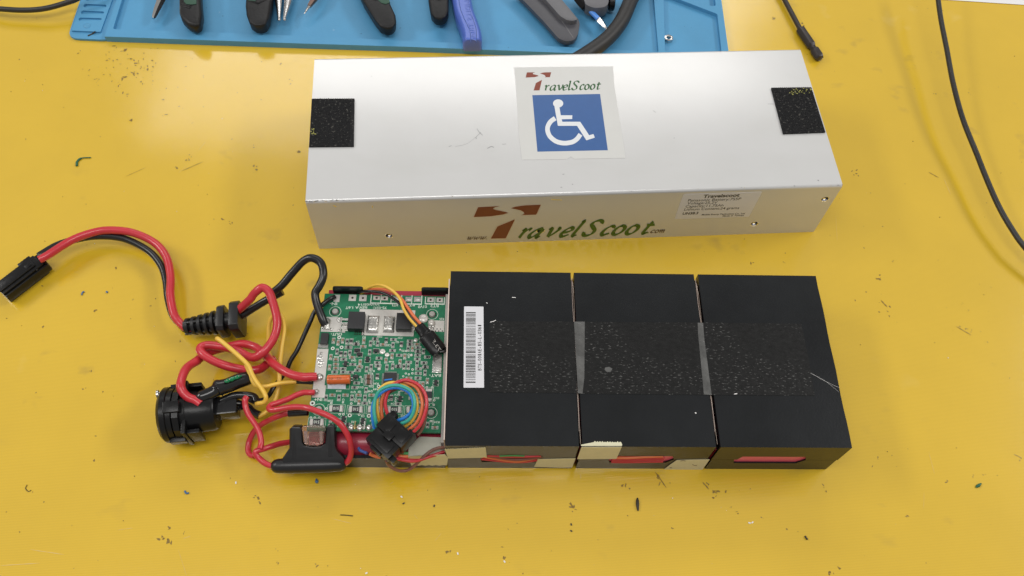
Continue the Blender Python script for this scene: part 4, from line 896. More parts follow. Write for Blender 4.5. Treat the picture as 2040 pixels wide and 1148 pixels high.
# strain relief
boot = thing('strain_relief', 'ribbed black rubber strain relief bushing around the thick red and black lead', 'strain relief', U(430, 650, 0))
s0, s1 = U(*zs(175, 395), 10), U(*zs(860, 295), 13); L_ = (s1 - s0).length; sd = (s1 - s0).normalized()
bx_ = sd.cross(V((0, 0, 1))).normalized(); bz_ = bx_.cross(sd)
q = B(); q.lathe(s0, sd, [(0, 2.9), (.3, 3.1), (L_ * .62, 4.2), (L_ * .63, 5.6), (L_ * .66, 5.6)], 'black_rubber', 24); q.build('core', boot)
for k in range(5):
    t = 1.1 + k * 3.5; c = s0 + sd * t; r_ = 4.5 + k * .45
    q = B(); q.lathe(c, sd, [(0, r_ - .8), (.2, r_), (1.7, r_ + .1), (1.9, r_ - .7)], 'black_rubber', 22); q.build('rib', boot)
q = B()
for sg in (-1, 1):
    q.box(s0 + sd * 9.2 + bz_ * (sg * 4.1), sd, bx_, bz_, 17, 1.3, 1.6, 'black_rubber'); q.box(s0 + sd * 9.2 + bx_ * (sg * 4.0), sd, bx_, bz_, 17, 1.6, 1.3, 'black_rubber')
q.build('spine', boot, bevel=.3)
for t, hw_, th in ((L_ * .66, 7.4, 3.8), (L_ * .90, 8.4, 5.0)):
    q = B(); c = s0 + sd * t; k = hw_; oct_ = [(-k, -k * .6), (-k * .75, -k * .85), (k * .75, -k * .85), (k, -k * .6), (k, k * .6), (k * .75, k * .85), (-k * .75, k * .85), (-k, k * .6)]
    q.prism([c + bx_ * a + bz_ * b_ for a, b_ in oct_], sd * th, 'black_rubber'); q.build('flange', boot, bevel=.3)
q = B(); q.lathe(s0 + sd * (L_ * .7), sd, [(0, 4.6), (L_ * .24, 4.6)], 'black_rubber', 20); q.build('neck', boot)

# charge lead: socket + thick red wire with in-line fuse sleeve
sock = thing('charging_socket', 'round black panel socket with a metal screw lying on its side', 'socket', U(*zk(420, 900), 0))
SZ = 14.0; f0, f1 = U(*zk(150, 690), SZ), U(*zk(900, 610), SZ); fd = (f1 - f0).normalized(); f0 = f0 + fd * 1.6
scl = (f1 - f0).length / math.hypot(750, 80)
q = B(); q.lathe(f0, fd, [(-1.2, 11.8), (0, 13.2), (.6, 13.7), (3.0, 13.7), (3.4, 13.0), (5.6, 12.8)], 'black_nylon', 40); q.build('front_flange', sock)
q = B(); q.lathe(f0 + fd * 3.6, fd, [(0, 11.0), (8, 11.0), (8.4, 10.6), (20.2, 10.0), (21.4, 9.2), (21.7, 5)], 'black_nylon', 36); body = q.build('barrel', sock)
for k in range(12):
    an = 2 * math.pi * (k + .25) / 12; sa = fd.cross(V((0, 0, 1))).normalized(); sb = fd.cross(sa); rr_ = sa * math.cos(an) + sb * math.sin(an)
    if k % 3 == 0:
        q = B(); q.box(f0 + fd * 6.6 + rr_ * 12.9, fd, rr_, fd.cross(rr_), 7.6, 3.4, 5.4, 'black_nylon'); q.build('nut_lug', sock, bevel=.3)
q = B(); q.lathe(f0 + fd * 6.4, fd, [(0, 13.3), (2.8, 13.3)], 'black_nylon', 12); q.build('ring_nut', sock, smooth=20)
q = B(); sa = fd.cross(V((0, 0, 1))).normalized(); sb = sa.cross(fd)
q.box(f0 + fd * 11.2, fd, sa, sb, 2.0, 27.6, 17, 'black_nylon'); q.box(f0 + fd * 15.2 + sa * 12.2, fd, sa, sb, 6, 2.0, 12, 'black_nylon'); q.box(f0 + fd * 15.2 - sa * 12.2, fd, sa, sb, 6, 2.0, 12, 'black_nylon'); q.build('back_plate', sock, bevel=.4)
q = B(); q.box(f0 + fd * 29.5 + sb * 1.0, fd, sa, sb, 12, 9.4, 9, 'black_gloss'); q.build('terminal_block', sock, bevel=1.0)
q = B(); q.lathe(U(*zk(75, 425), 22), (U(*zk(225, 400), 22) - U(*zk(75, 425), 22)), [(0, 1.6), (.4, 2.3), (1.3, 2.1), (1.5, 1.3), (1.9, 1.2), (6, 1.2)], 'steel', 20); q.build('screw', sock)
q = B()
for pts, r_ in (([(960, 560, 16), (1060, 520, 16), (1160, 540, 16)], 1.5), ([(960, 640, 13), (1060, 620, 13), (1150, 580, 14)], 1.6), ([(900, 500, 18), (1050, 440, 19), (1180, 430, 19), (1310, 450, 18), (1340, 520, 18)], 1.9), ([(1150, 560, 13), (1240, 580, 12), (1300, 640, 12), (1385, 680, 12)], 1.8)):
    q.tube(spline([U(*zk(a, b_), h) for a, b_, h in pts], 6), r_, 'black_gloss', 12)
q.build('terminal_sleeves', sock)
q = B()
for k in range(4): q.tube([U(*zk(1010 + k * 12, 470 + 20 * k), 18.9), U(*zk(1040 + k * 30, 525 + 4 * k), 18.7)], .2, 'solder', 5)
q.build('bare_strands', sock)
fus = thing('fuse_sleeve_lead', 'thick red wire ending in a glossy sleeve with green component by the round socket', 'cable', U(*zk(800, 500), 0))
wire('red_wire', fus, [(640, 545, 23), (560, 500, 23.5), (490, 470, 24), (425, 400, 25), (385, 310, 26), (390, 220, 25), (430, 130, 23), (500, 55, 20), (600, -10, 17)], 2.2, 'red_wire', zk)
wire('red_wire', fus, [(300, 840, 17.5), (380, 785, 15.5), (460, 735, 13), (540, 695, 11.5), (650, 660, 11), (800, 625, 11), (930, 612, 12), (1060, 650, 13), (1160, 715, 15), (1250, 790, 18), (1340, 880, 21), (1450, 965, 23), (1560, 1012, 24), (1690, 1030, 25), (1780, 1020, 25), (1845, 1025, 24.5)], 2.2, 'red_wire', zs)
q = B(); pts = [U(*zk(a, b_), h) for a, b_, h in ((560, 490, 23), (640, 455, 23), (720, 425, 23), (800, 385, 23), (860, 345, 23), (900, 330, 23), (1000, 300, 22), (1130, 245, 21), (1280, 205, 20))]
q.tube(spline(pts, 4), [x for x in [1.6 + .0] * 2 + [2.4, 2.8, 3.0] + [3.1] * 9 + [3.6, 4.2, 4.4, 4.4] + [4.2, 3.9, 3.8, 3.7] + [3.7] * 7 + [3.6, 3.4, 3.0]], 'black_gloss', 18); q.build('heat_shrink_sleeve', fus, smooth=60)
q = B(); g0, g1 = U(*zk(940, 262), 27.4), U(*zk(1160, 182), 25.2); q.tube(spline([g0, (g0 + g1) / 2 + V((0, 0, .2)), g1], 5), [.5, .9, 1.1, .8, 1.2, 1.0, .8, 1.1, 1.0, .6, .3], 'green_led', 10)
for k in range(5): q.tube([g0.lerp(g1, .1 + k * .18) + V((0, 0, .9)), g0.lerp(g1, .16 + k * .18) + V((0, 0, .95))], .3, 'solder', 6)
q.build('green_component', fus)
# thin yellow pair, thin black wire
yel = thing('yellow_signal_leads', 'pair of thin yellow wires looped across the thick red wires', 'wires', U(540, 740, 0))
wire('yellow_wire', yel, [(912, 522, 22), (903, 512, 25), (930, 530, 26), (985, 575, 26), (1030, 620, 26), (1047, 660, 25), (1065, 690, 24), (1090, 720, 23), (1105, 752, 22), (1098, 775, 20), (1065, 783, 18)], 1.15, 'yellow_wire', z1)
wire('yellow_wire', yel, [(1022, 618, 24), (1036, 650, 23), (1052, 690, 22), (1070, 708, 21), (1110, 708, 20), (1170, 695, 20), (1240, 690, 20)], 1.05, 'yellow_wire', z1)
wire('yellow_wire', yel, [(1160, 612, 6), (1130, 595, 6), (1116, 560, 8), (1118, 500, 12), (1122, 440, 16), (1145, 405, 20), (1170, 418, 22), (1183, 470, 22), (1172, 550, 20), (1162, 640, 16), (1158, 720, 14), (1140, 780, 12), (1110, 812, 11), (1070, 835, 11)], 1.15, 'yellow_wire', z1)
q = B(); q.tube([U(*z1(1234, 690), 20), U(*z1(1305, 693), 20)], 1.15, 'black_gloss', 10); q.tube(spline([U(*z1(1095, 770), 17.5), U(*z1(1070, 775), 17.5), U(*z1(1040, 762), 17.5)], 4), 1.6, 'black_gloss', 10)
q.tube([U(*z1(1078, 835), 11), U(*z1(1050, 818), 11)], 1.6, 'black_gloss', 10); q.build('sleeves', yel)
blk = tag(B().tube(spline([U(*z1(a, b_), h) for a, b_, h in [(1392, 337, 23), (1370, 347, 24.5), (1340, 370, 24), (1308, 400, 22), (1290, 440, 20), (1265, 495, 17), (1235, 560, 14), (1210, 600, 12), (1192, 640, 10), (1165, 680, 8), (1140, 710, 8), (1115, 750, 9), (1080, 768, 11), (1030, 755, 14), (990, 745, 16)]], 8), 1.2, 'black_wire', 12).build('black_input_wire', smooth=60),
          'thin black wire running from the board corner marked IN- down to the round socket', 'wire')
# blade fuse holder
fh = thing('fuse_holder', 'black rubber blade fuse holder with an amber fuse at the near corner of the board', 'fuse holder', U(615, 940, 0))
c0, c1 = U(*zf(470, 948), 12.5), U(*zf(1262, 925), 12.5); cx_ = (c1 - c0).normalized(); tiltv = (V((-cx_.y, cx_.x, 0)) * math.cos(.55) + V((0, 0, 1)) * math.sin(.55)).normalized(); nrm = cx_.cross(tiltv)
q = B(); q.tube([c0, c0.lerp(c1, .2), c0.lerp(c1, .5), c0.lerp(c1, .8), c1], [3.5, 3.75, 3.8, 3.75, 3.3], 'black_rubber', 22, roundcap=True); q.build('holder_base', fh, smooth=70)
def FP(x, y, h): return UP(*zf(x, y), c0 + nrm * h, nrm)
q = B(); ol = [(520, 860), (560, 800), (625, 705), (625, 470), (650, 450), (750, 452), (768, 480), (775, 640), (800, 690), (900, 708), (1010, 700), (1075, 660), (1090, 470), (1100, 440), (1185, 430), (1195, 700), (1220, 760), (1310, 850), (1310, 930), (1000, 960), (540, 950)]
q.prism([FP(x, y, 2.9) for x, y in ol], nrm * -6.4, 'black_rubber'); q.build('holder_body', fh, bevel=1.6, smooth=50)
for x0, x1, yb, yt in ((692, 690, 880, 470), (1145, 1145, 850, 450)):
    q = B(); a, b_ = FP(x0, yb, .2), FP(x1, yt, .2); q.lathe(a, b_ - a, [(0, 1.2), (1.5, 2.9), ((b_ - a).length, 2.7), ((b_ - a).length, 1.8), ((b_ - a).length - 2, 1.6)], 'black_rubber', 20); q.build('blade_sleeve', fh)
q = B(); q.prism([FP(x, y, 2.4) for x, y in [(765, 470), (780, 445), (930, 432), (1070, 448), (1085, 480), (1060, 540), (1045, 660), (990, 690), (830, 690), (790, 640), (780, 540)]], nrm * -3.4, 'amber'); fz = q.build('fuse', fh, bevel=.5)
q = B()
for x0, x1 in ((800, 850), (995, 1040)): q.prism([FP(x, y, .8) for x, y in [(x0, 500), (x1, 500), (x1 - 8, 660), (x0 + 12, 660)]], nrm * -.8, 'steel')
q.build('blades', fz); q = B(); ribbon(q, [(870, 680), (872, 600), (890, 570), (930, 560), (960, 580), (966, 680)], 12, 'amber', lambda x, y, h: FP(x, y, 2.62)); q.build('moulded_mark', fz, smooth=0)
wire('red_wire', fh, [(930, 12, 24), (880, 18, 24.5), (800, 18, 24), (700, 45, 23), (600, 95, 22), (480, 145, 21), (385, 178, 21), (352, 210, 22), (385, 232, 23), (470, 228, 24), (600, 208, 26), (720, 200, 28), (850, 210, 30), (980, 250, 31), (1100, 305, 31), (1210, 375, 30), (1300, 460, 28), (1365, 570, 25), (1395, 690, 21), (1395, 800, 17), (1370, 880, 14.5), (1320, 915, 13)], 1.45, 'red_wire', zf)
wire('red_wire', fh, [(75, 70, 22), (50, 110, 22), (55, 180, 21), (90, 270, 20), (150, 370, 19), (205, 470, 18), (245, 570, 17), (262, 660, 16), (240, 730, 16)], 1.45, 'red_wire', zf)
wire('red_wire', fh, [(620, 640, 8), (500, 665, 10), (390, 700, 12), (280, 735, 14), (200, 755, 14.5), (188, 800, 14), (230, 855, 13), (300, 910, 12.5), (370, 940, 12.5), (430, 948, 12.5)], 1.45, 'red_wire', zf)
wire('red_wire', fh, [(620, 278, 17), (540, 290, 16), (440, 325, 14), (330, 380, 11), (230, 450, 8), (150, 540, 5), (100, 640, 3), (90, 740, 2.5), (120, 805, 3), (175, 825, 4)], 1.45, 'red_wire', zf)
q = B(); q.tube([U(*zf(608, 280), 17), U(*zf(740, 273), 18), U(*zf(850, 275), 19)], [1.8, 1.7, 1.4], 'black_gloss', 12); q.build('sleeve', fh)
# rainbow balance connector
bc_ = thing('balance_connector', 'black multi-pin connector with a rainbow ring of thin wires over the board', 'connector', U(780, 890, 18))
CZ = 33.0
k0, k1, k3 = U(*zc(30, 745), CZ), U(*zc(395, 500), CZ), U(*zc(315, 1010), CZ)
kx = (k3 - k0); klen = kx.length; kx.normalize(); ky = V((-kx.y, kx.x, 0)); kyl = (k1 - k0).dot(ky)
K = Fr(k0, kx, ky, V((0, 0, 1)))
q = B(); q.fbox(K, .5, klen - .3, .5, kyl * .50, -8.5, 0, 'black_nylon'); q.fbox(K, 2.2, klen - 2.5, kyl * .12, kyl * .44, .01, .5, 'black_nylon'); q.fbox(K, klen - .28, klen + 2.6, .8, kyl * .22, -6.5, -1.2, 'black_nylon'); q.build('plug_housing', bc_, bevel=.3)
q = B(); q.fbox(K, -.4, klen + .4, kyl * .5 + .01, kyl, -9.2, .7, 'black_nylon'); q.fbox(K, 3.0, klen * .42, kyl * .56, kyl * .9, .72, 1.1, 'black_nylon'); q.fbox(K, klen * .6, klen * .95, kyl * .6, kyl * .93, .72, 1.1, 'black_nylon'); q.fbox(K, -.3, 3.0, kyl + .02, kyl + 2.6, -8, -.6, 'black_nylon'); q.fbox(K, klen - 3.4, klen + .3, kyl + .02, kyl + 1.5, -8, -.6, 'black_nylon'); q.build('socket_housing', bc_, bevel=.3)
q = B(); q.fbox(K, klen * .3, klen * .7, -1.0, .48, -4, -.5, 'black_nylon'); q.fbox(K, klen * .35, klen * .65, kyl * .40, kyl * .62, 1.12, 2.0, 'black_nylon'); q.build('latch', bc_, bevel=.35)
loops = [('blue_wire', [(415, 545), (450, 528), (520, 500), (590, 440), (628, 340), (600, 230), (540, 165), (440, 135), (330, 145), (230, 205), (160, 290), (132, 400), (137, 520), (155, 625)], 0),
 ('teal_wire', [(465, 580), (490, 565), (560, 530), (620, 450), (645, 330), (620, 220), (560, 155), (450, 112), (340, 115), (230, 165), (170, 260), (150, 400), (165, 520), (185, 600)], 1),
 ('yellow_wire', [(510, 612), (540, 592), (605, 545), (652, 460), (672, 350), (648, 240), (590, 160), (500, 105), (380, 78), (270, 110), (200, 200), (188, 350), (205, 470), (232, 570)], -1),
 ('orange_wire', [(565, 645), (600, 620), (665, 555), (712, 460), (735, 340), (715, 220), (660, 130), (570, 82), (470, 60), (370, 105), (290, 190), (245, 300), (240, 420), (262, 570)], 0),
 ('red_wire', [(612, 685), (645, 655), (705, 590), (752, 480), (783, 340), (768, 220), (710, 125), (620, 68), (520, 46), (420, 85), (330, 170), (288, 300), (305, 420), (350, 535)], 1),
 ('brown_wire', [(675, 705), (705, 665), (745, 590), (772, 490), (788, 380), (765, 250), (700, 160), (600, 110), (500, 120), (410, 155), (320, 205), (258, 300), (240, 420), (262, 560)], -3)]
for m_, P_, dz_ in loops:
    hs = [30, 31, 33, 35, 37, 38, 39, 39, 39, 38, 36, 34, 32, 29]; wire(m_, bc_, [(a, b_, h + dz_ * 1.2) for (a, b_), h in zip(P_, hs)], .86, m_, zc, sub=6, seg=10)
wire('brown_wire', bc_, [(300, 1020, 26), (330, 1070, 22), (400, 1115, 18), (480, 1138, 15), (560, 1130, 15), (630, 1085, 17), (690, 1025, 19), (760, 955, 21), (840, 898, 22), (920, 865, 22.5), (1000, 855, 22)], .78, 'brown_wire', zc)
wire('red_wire', bc_, [(345, 985, 24), (420, 995, 22), (520, 1012, 21), (620, 1020, 20.5), (720, 1000, 20), (850, 955, 20), (1000, 908, 20)], .75, 'red_wire', zc)
wire('red_wire', bc_, [(370, 975, 22), (450, 980, 21), (560, 1000, 20), (700, 1005, 20), (860, 960, 19.5), (1000, 915, 19.5)], .6, 'red_wire', zc)
wire('orange_wire', bc_, [(430, 960, 20), (500, 968, 19.5), (560, 966, 19.2)], .9, 'orange_wire', zc); wire('green_wire', bc_, [(470, 920, 20), (530, 930, 19.5), (562, 930, 19.2)], .9, 'green_wire', zc)
wire('navy_wire', bc_, [(-35, 860, 18.5), (-20, 890, 18.5), (20, 905, 19), (70, 925, 20)], .75, 'navy_wire', zc); wire('orange_wire', bc_, [(100, 930, 20), (135, 948, 19), (185, 965, 18.4), (230, 975, 18)], .85, 'orange_wire', zc)
# heat-shrunk thermal sensor with three wires
th = thing('thermal_sensor', 'black heat-shrunk sensor on yellow, black and orange wires lying on the board', 'sensor', U(855, 680, 24))
wire('yellow_wire', th, [(640, 240, 20), (700, 180, 24), (760, 150, 28), (830, 140, 31), (905, 162, 33), (980, 215, 34), (1035, 290, 33), (1070, 380, 32), (1125, 470, 30), (1195, 550, 28)], .75, 'yellow_wire', zb, seg=10)
wire('orange_wire', th, [(640, 235, 19), (700, 200, 23), (800, 182, 27), (900, 190, 30), (980, 222, 32), (1050, 285, 32), (1110, 370, 31), (1170, 450, 30), (1235, 525, 28)], .85, 'orange_wire', zb, seg=10)
wire('orange_wire', th, [(620, 225, 19), (720, 192, 21), (840, 182, 25), (930, 200, 28), (1010, 245, 30), (1075, 330, 30), (1140, 430, 29), (1215, 530, 27.5)], .75, 'orange_wire', zb, seg=10)
wire('black_wire', th, [(600, 228, 20), (640, 208, 23), (700, 202, 26), (790, 205, 28), (880, 225, 30), (980, 285, 31), (1060, 355, 31), (1130, 440, 30), (1210, 540, 28)], .75, 'black_wire', zb, seg=10)
t0, t1 = U(*zb(1218, 545), 27.5), U(*zb(1425, 805), 25.5); td = (t1 - t0).normalized(); ts = td.cross(V((0, 0, 1))).normalized()
q = B(); q.tube(spline([t0, t0.lerp(t1, .3), t0.lerp(t1, .42), t0.lerp(t1, .7), t1], 5), [2.8, 2.9, 3.0, 3.0, 3.1, 3.2, 3.6, 4.1, 4.4, 4.5] + [4.5] * 9 + [4.3, 3.9], 'black_nylon', 16, flat=.5); sl = q.build('heat_shrink', th, smooth=50)
q = B(); text_on(q, '73.5)', (1415, 800), (1335, 675), (28, -18), 'insul', lambda x, y: U(*zb(x, y), 28.35), .005); q.build('print', sl, smooth=0)
q = B(); q.tube(spline([t1, t1 + ts * -2.4 + td * 1, t1 + ts * -3.6 + td * .2], 4), .8, 'black_wire', 8); q.build('tail', th)

# ================================================================== silicone mat and tools behind
MT = 4.5
def mp_(pts, h=MT): return [(U(x, y, h).x, U(x, y, h).y) for x, y in pts]
W0 = Fr((0, 0, 0), (1, 0, 0), (0, 1, 0), (0, 0, 1))
smat = thing('soldering_mat', 'blue silicone soldering mat with moulded trays and slots behind the aluminium case', 'work mat', U(800, 60, 0))
# low flange at the left
q = B(); left = rpoly(mp_([(190, -90), (134, 76), (222, 80), (262, -90)], 1.8), 7); plate('mat_blue', W0, left, [], .05, 1.8, q)
q.build('low_flange', smat, bevel=.3)
q = B(); blk_ = mp_([(143, 61), (200, 63.5), (238, -40), (175, -40)], 3.0); zm = Z(130, 0, 9.273)
slots = []
for sl_ in ([(240, 385), (668, 375), (672, 338), (256, 325)], [(286, 262), (712, 258), (716, 215), (300, 195)], [(330, 140), (758, 135), (762, 90), (345, 72)], [(375, 18), (800, 12), (815, -45), (388, -50)]):
    slots.append(rpoly(mp_([zm(*p) for p in sl_], 3.0), 1.8))
plate('mat_blue', W0, blk_, slots, 1.81, 3.0, q); q.build('slot_panel', smat, smooth=30)
dc = U(*zm(405, 475), 3.0); q = B(); q.lathe(dc - V((0, 0, .5)), V((0, 0, 1)), [(0, 2.6), (.6, 2.5), (1.0, 1.9), (1.25, 1.0), (1.3, .3)], 'mat_blue', 20); q.build('stud', smat)
# main slab
outer = mp_([(208, 73), (250, 74.5), (430, 81), (620, 87.5), (800, 93), (960, 99), (1240, 110), (1453, 114), (1437, 0), (1424, -90), (262, -90)])
pock = rpoly(mp_([(225, 58), (420, 64.5), (640, 73.5), (860, 84), (1100, 92.5), (1312, 104), (1303, 0), (1297, -70), (264, -70)]), 1.2, 3)
tray = rpoly(mp_([(1325, 103), (1438, 107), (1429, 28), (1322, -13)]), 1.2, 3)
slot2 = rpoly(mp_([(1414, 12), (1426, 12), (1420, -40), (1408, -40)]), 1.2, 3)
q = B(); plate('mat_blue', W0, outer, [pock, tray, slot2], 1.6, MT, q); plate('mat_blue', W0, outer, [], .06, 1.59, q); q.build('tray_slab', smat, smooth=30, bevel=.0)

def ngon(bl, px, zt_, th, m, taper=1.0):
    """solid block from a convex px outline at height zt_, thickness th"""
    top = [U(x, y, zt_) for x, y in px]; c = sum(top, V((0, 0, 0))) / len(top); n = len(top)
    bot = [c + (q - c) * taper - V((0, 0, th)) for q in top]
    bl.add(top + bot, [tuple(range(n)), tuple(range(n, 2 * n))[::-1]] + [(i, (i + 1) % n, n + (i + 1) % n, n + i) for i in range(n)], m)
def grip_tool(lab, px, inlay, z_, th, bev):
    t = thing('plier_handle', lab, 'pliers', U(px[len(px) // 2][0], px[len(px) // 2][1], MT), 'plier handles on the blue mat')
    q = B(); ngon(q, px, z_, th, 'grip', .93); q.build('grip', t, smooth=60, bevel=bev, bseg=5)
    if inlay:
        q = B(); ngon(q, inlay, z_ + .45, 1.4, 'grip_green'); q.build('inlay', t, smooth=50, bevel=.35)
    for k in range(2):      # moulded grooves across the end
        a_, b_ = px[2], px[-3]; f = .25 + .2 * k
        q = B(); q.tube([U(px[1][0] + 6, px[1][1] * (1 - f) - 4, z_ - .3), U((px[1][0] + px[-2][0]) / 2, px[1][1] * (1 - f), z_ + .12), U(px[-2][0] - 6, px[-2][1] * (1 - f) - 2, z_ - .3)], .35, 'grip', 8); q.build('moulded_ridge', t)
grip_tool('curved black plier handle with green inlay, leftmost of the handles on the blue mat', [(354, -70), (355, 22), (360, 36), (372, 47), (386, 51), (398, 50), (402, 25), (400, 0), (396, -70)], [(366, -50), (366, 3), (371, 8), (380, 9), (391, 8), (392, -50)], 15, 9.5, 3.4)
grip_tool('straight blunt black plier handle beside the shiny needle jaws', [(494, -70), (488, 10), (490, 28), (496, 44), (506, 50), (518, 51), (529, 47), (535, 34), (540, 2), (549, -70)], [(496, -50), (491, -2), (495, 1), (508, 2), (513, -3), (518, -50)], 14.5, 9.3, 3.6)
grip_tool('slanted black plier handle left of the shorter worn one', [(690, -70), (722, 0), (746, 38), (757, 51), (770, 56), (782, 54), (790, 44), (788, 28), (774, -2), (746, -70)], [(728, -50), (752, -1), (760, 6), (769, 8), (777, 4), (760, -50)], 13.5, 9, 3.4)
grip_tool('short worn black plier handle with a scuffed end left of the blue handle', [(848, -70), (853, 0), (858, 26), (866, 35), (879, 37), (889, 32), (894, 20), (894, 0), (890, -70)], None, 13, 8.5, 3.0)
# blue handle
bh = thing('wire_stripper', 'bent periwinkle blue wire stripper handle hanging over the mat edge', 'wire stripper', U(940, 95, 0))
P_ = [(909, -60), (914, -25), (920, 5), (925, 30), (934, 55), (940, 75), (941, 92)]
q = B(); pp = spline([U(x, y, 9.5) for x, y in P_], 6); n = len(pp); vs = []; sec = [(-1, -.9), (1, -.9), (1, .55), (.72, 1), (-.72, 1), (-1, .55)]
for i, p_ in enumerate(pp):
    t = (pp[min(i + 1, n - 1)] - pp[max(i - 1, 0)]).normalized(); s_ = t.cross(V((0, 0, 1))).normalized(); wd = 6.3 - .0 * i
    for a, b_ in sec: vs.append(p_ + s_ * a * (wd if i < n - 1 else wd * .8) + V((0, 0, b_ * 5.6)))
k = len(sec); q.add(vs, [(i * k + j, i * k + (j + 1) % k, (i + 1) * k + (j + 1) % k, (i + 1) * k + j) for i in range(n - 1) for j in range(k)] + [tuple(range(k))[::-1], tuple((n - 1) * k + j for j in range(k))], 'strip_blue')
q.build('handle', bh, bevel=.9, smooth=50)
q = B(); za = Z(700, 0, 7.286)
for off in (-1, 1):
    q.tube(spline([U(*za(x, y), 15.1) for x, y in ([(1540, -200), (1560, 0), (1600, 180), (1690, 380), (1725, 480), (1732, 620)] if off < 0 else [(1670, -200), (1700, 0), (1735, 180), (1800, 380), (1815, 480), (1812, 620)])], 5), .22, 'navy_wire', 6)
q.build('moulded_line', bh)
q = B(); text_on(q, 'WIRE STRIPPER', (1740, 600), (1610, -160), (72, -8), 'strip_blue', lambda x, y: U(*za(x, y), 15.35), .0)
q.build('moulded_lettering', bh, smooth=0)
# grey trough
zg = Z(980, 0, 6.8); gt = thing('grey_plastic_handle', 'grey plastic trough-shaped tool handle with a rounded end on the blue mat', 'tool handle', U(1130, 60, MT))
q = B(); ol = rpoly([zg(*p) for p in [(250, -160), (420, 0), (700, 290), (900, 520), (1000, 562), (1110, 552), (1165, 470), (1192, 320), (1172, 262), (980, 60), (820, -160)]], 6, 4)
q.prism([U(*p, 9) for p in ol], V((0, 0, -3.5)), 'dark_grey_plastic'); q.build('lower_blade', gt, bevel=.6)
q = B(); ol = rpoly([zg(*p) for p in [(560, -160), (740, 10), (920, 215), (1010, 272), (1090, 286), (1168, 262), (950, 0), (820, -160)]], 5, 4)
q.prism([U(*p, 12.5) for p in ol], V((0, 0, -6)), 'grey_plastic'); q.build('raised_spine', gt, bevel=.8)
q = B(); ribbon(q, [zg(*p) for p in [(730, 0), (880, 200), (1000, 360), (1100, 510)]], 1.4, 'grey_plastic', lambda x, y, h: U(x, y, 9.06)); q.build('moulded_line', gt, smooth=0)
# screwdriver
sdv = thing('screwdriver', 'small screwdriver with light blue shaft and pointed steel tip', 'screwdriver', U(1190, 40, MT))
sz = 9.0; a, b_ = U(*zg(1300, 115), sz), U(*zg(1445, 262), sz); c, d = U(*zg(1470, 285), sz), U(*zg(1562, 398), sz)
q = B(); q.tube([a, b_], 1.65, 'sky_shaft', 16); q.build('shaft', sdv)
q = B(); q.tube([b_, b_.lerp(c, .5), c, c.lerp(d, .35), c.lerp(d, .8), d], [2.0, 2.3, 2.2, 1.8, 1.0, .2], 'steel', 4); q.build('tip', sdv, smooth=20)
q = B(); e0 = U(*zg(1130, -120), sz + 2); q.tube([e0, e0.lerp(a, .6), a.lerp(e0, .08), a], [5.2, 5.0, 4.4, 2.6], 'black_nylon', 6, flat=.85); q.build('handle', sdv, smooth=20)
gp = thing('grey_tool_body', 'rounded grey tool body with a dark wheel at the top edge by the hose', 'tool', U(1180, 0, MT))
q = B(); ol = rpoly([zg(*p) for p in [(1200, -150), (1270, 60), (1330, 92), (1400, 110), (1520, 100), (1575, 60), (1600, -150)]], 4, 4)
q.prism([U(*p, 14) for p in ol], V((0, 0, -8)), 'grey_plastic'); q.build('body', gp, bevel=1.0)
q = B(); c_ = U(*zg(1620, 40), 9); q.lathe(c_ - V((2.2, 0, 0)), V((1, .1, 0)), [(0, 4.4), (.5, 5.4), (3.6, 5.4), (4.2, 4.4)], 'black_nylon', 24); q.build('wheel', gp)
tag(B().tube(spline([U(x, y, z_) for x, y, z_ in ((1290, -70, 12), (1268, -20, 11), (1257, 0, 10.5), (1238, 42, 10), (1212, 75, 10), (1180, 100, 10), (1140, 125, 10))], 7), 5.0, 'hose', 24).build('rubber_hose', smooth=60), 'thick black rubber hose curving over the blue mat behind the case', 'hose')
# nut
nc = U(1332, 76.5, 3.4); q = B(); hx = [(nc.x + 3.1 * math.cos(k * math.pi / 3 + .5), nc.y + 3.1 * math.sin(k * math.pi / 3 + .5)) for k in range(6)]
plate('steel', W0, hx, [circ(nc.x, nc.y, 1.5, 18)], 1.62, 4.0, q); tag(q.build('hex_nut', bevel=.25), 'small shiny hex nut in the tray at the right end of the blue mat', 'nut')
# needle tips
nt_ = thing('needle_nose_jaws', 'pair of slender shiny needle jaws pointing down on the blue mat', 'pliers', U(562, 35, MT))
for P_, r0 in (([(553, -60), (555, 0), (556, 36)], (3.6, 2.6, 1.0)), ([(583, -60), (575, 0), (567, 36)], (3.8, 2.9, 1.0))):
    q = B(); q.tube([U(x, y, 8) for x, y in P_] + [U(P_[-1][0], P_[-1][1] + 1, 8)], list(r0) + [1.0], 'steel', 14); e = U(P_[-1][0], P_[-1][1] + 3, 8); q.lathe(e - V((0, 0, 1)), V((0, 0, 1)), [(0, .3), (.4, .9), (1, 1.15), (1.6, .9), (2, .3)], 'steel', 12); q.build('jaw', nt_)
q = B(); q.tube([U(330, -60, 9), U(321, 0, 9), U(312, 20, 8), U(306.5, 34, 7), U(305.5, 37, 7)], [4.2, 2.9, 2.2, 1.5, .8], 'steel', 6)
tag(q.build('tweezer_tip', smooth=20), 'single pointed steel tip left of all the black handles', 'tweezers')
pn = thing('probe_pen', 'thin coppery probe with a fine steel point beside the needle jaws', 'probe', U(612, 20, MT))
q = B(); q.tube([U(650, -50, 9), U(628, -4, 9), U(616, 13, 8.5)], [2.8, 2.4, 1.5], 'copper', 8); q.build('barrel', pn, smooth=20)
q = B(); q.tube([U(616, 13, 8.5), U(612, 19, 8), U(606, 28, 7)], [1.1, .9, .25], 'steel', 12); q.build('point', pn)
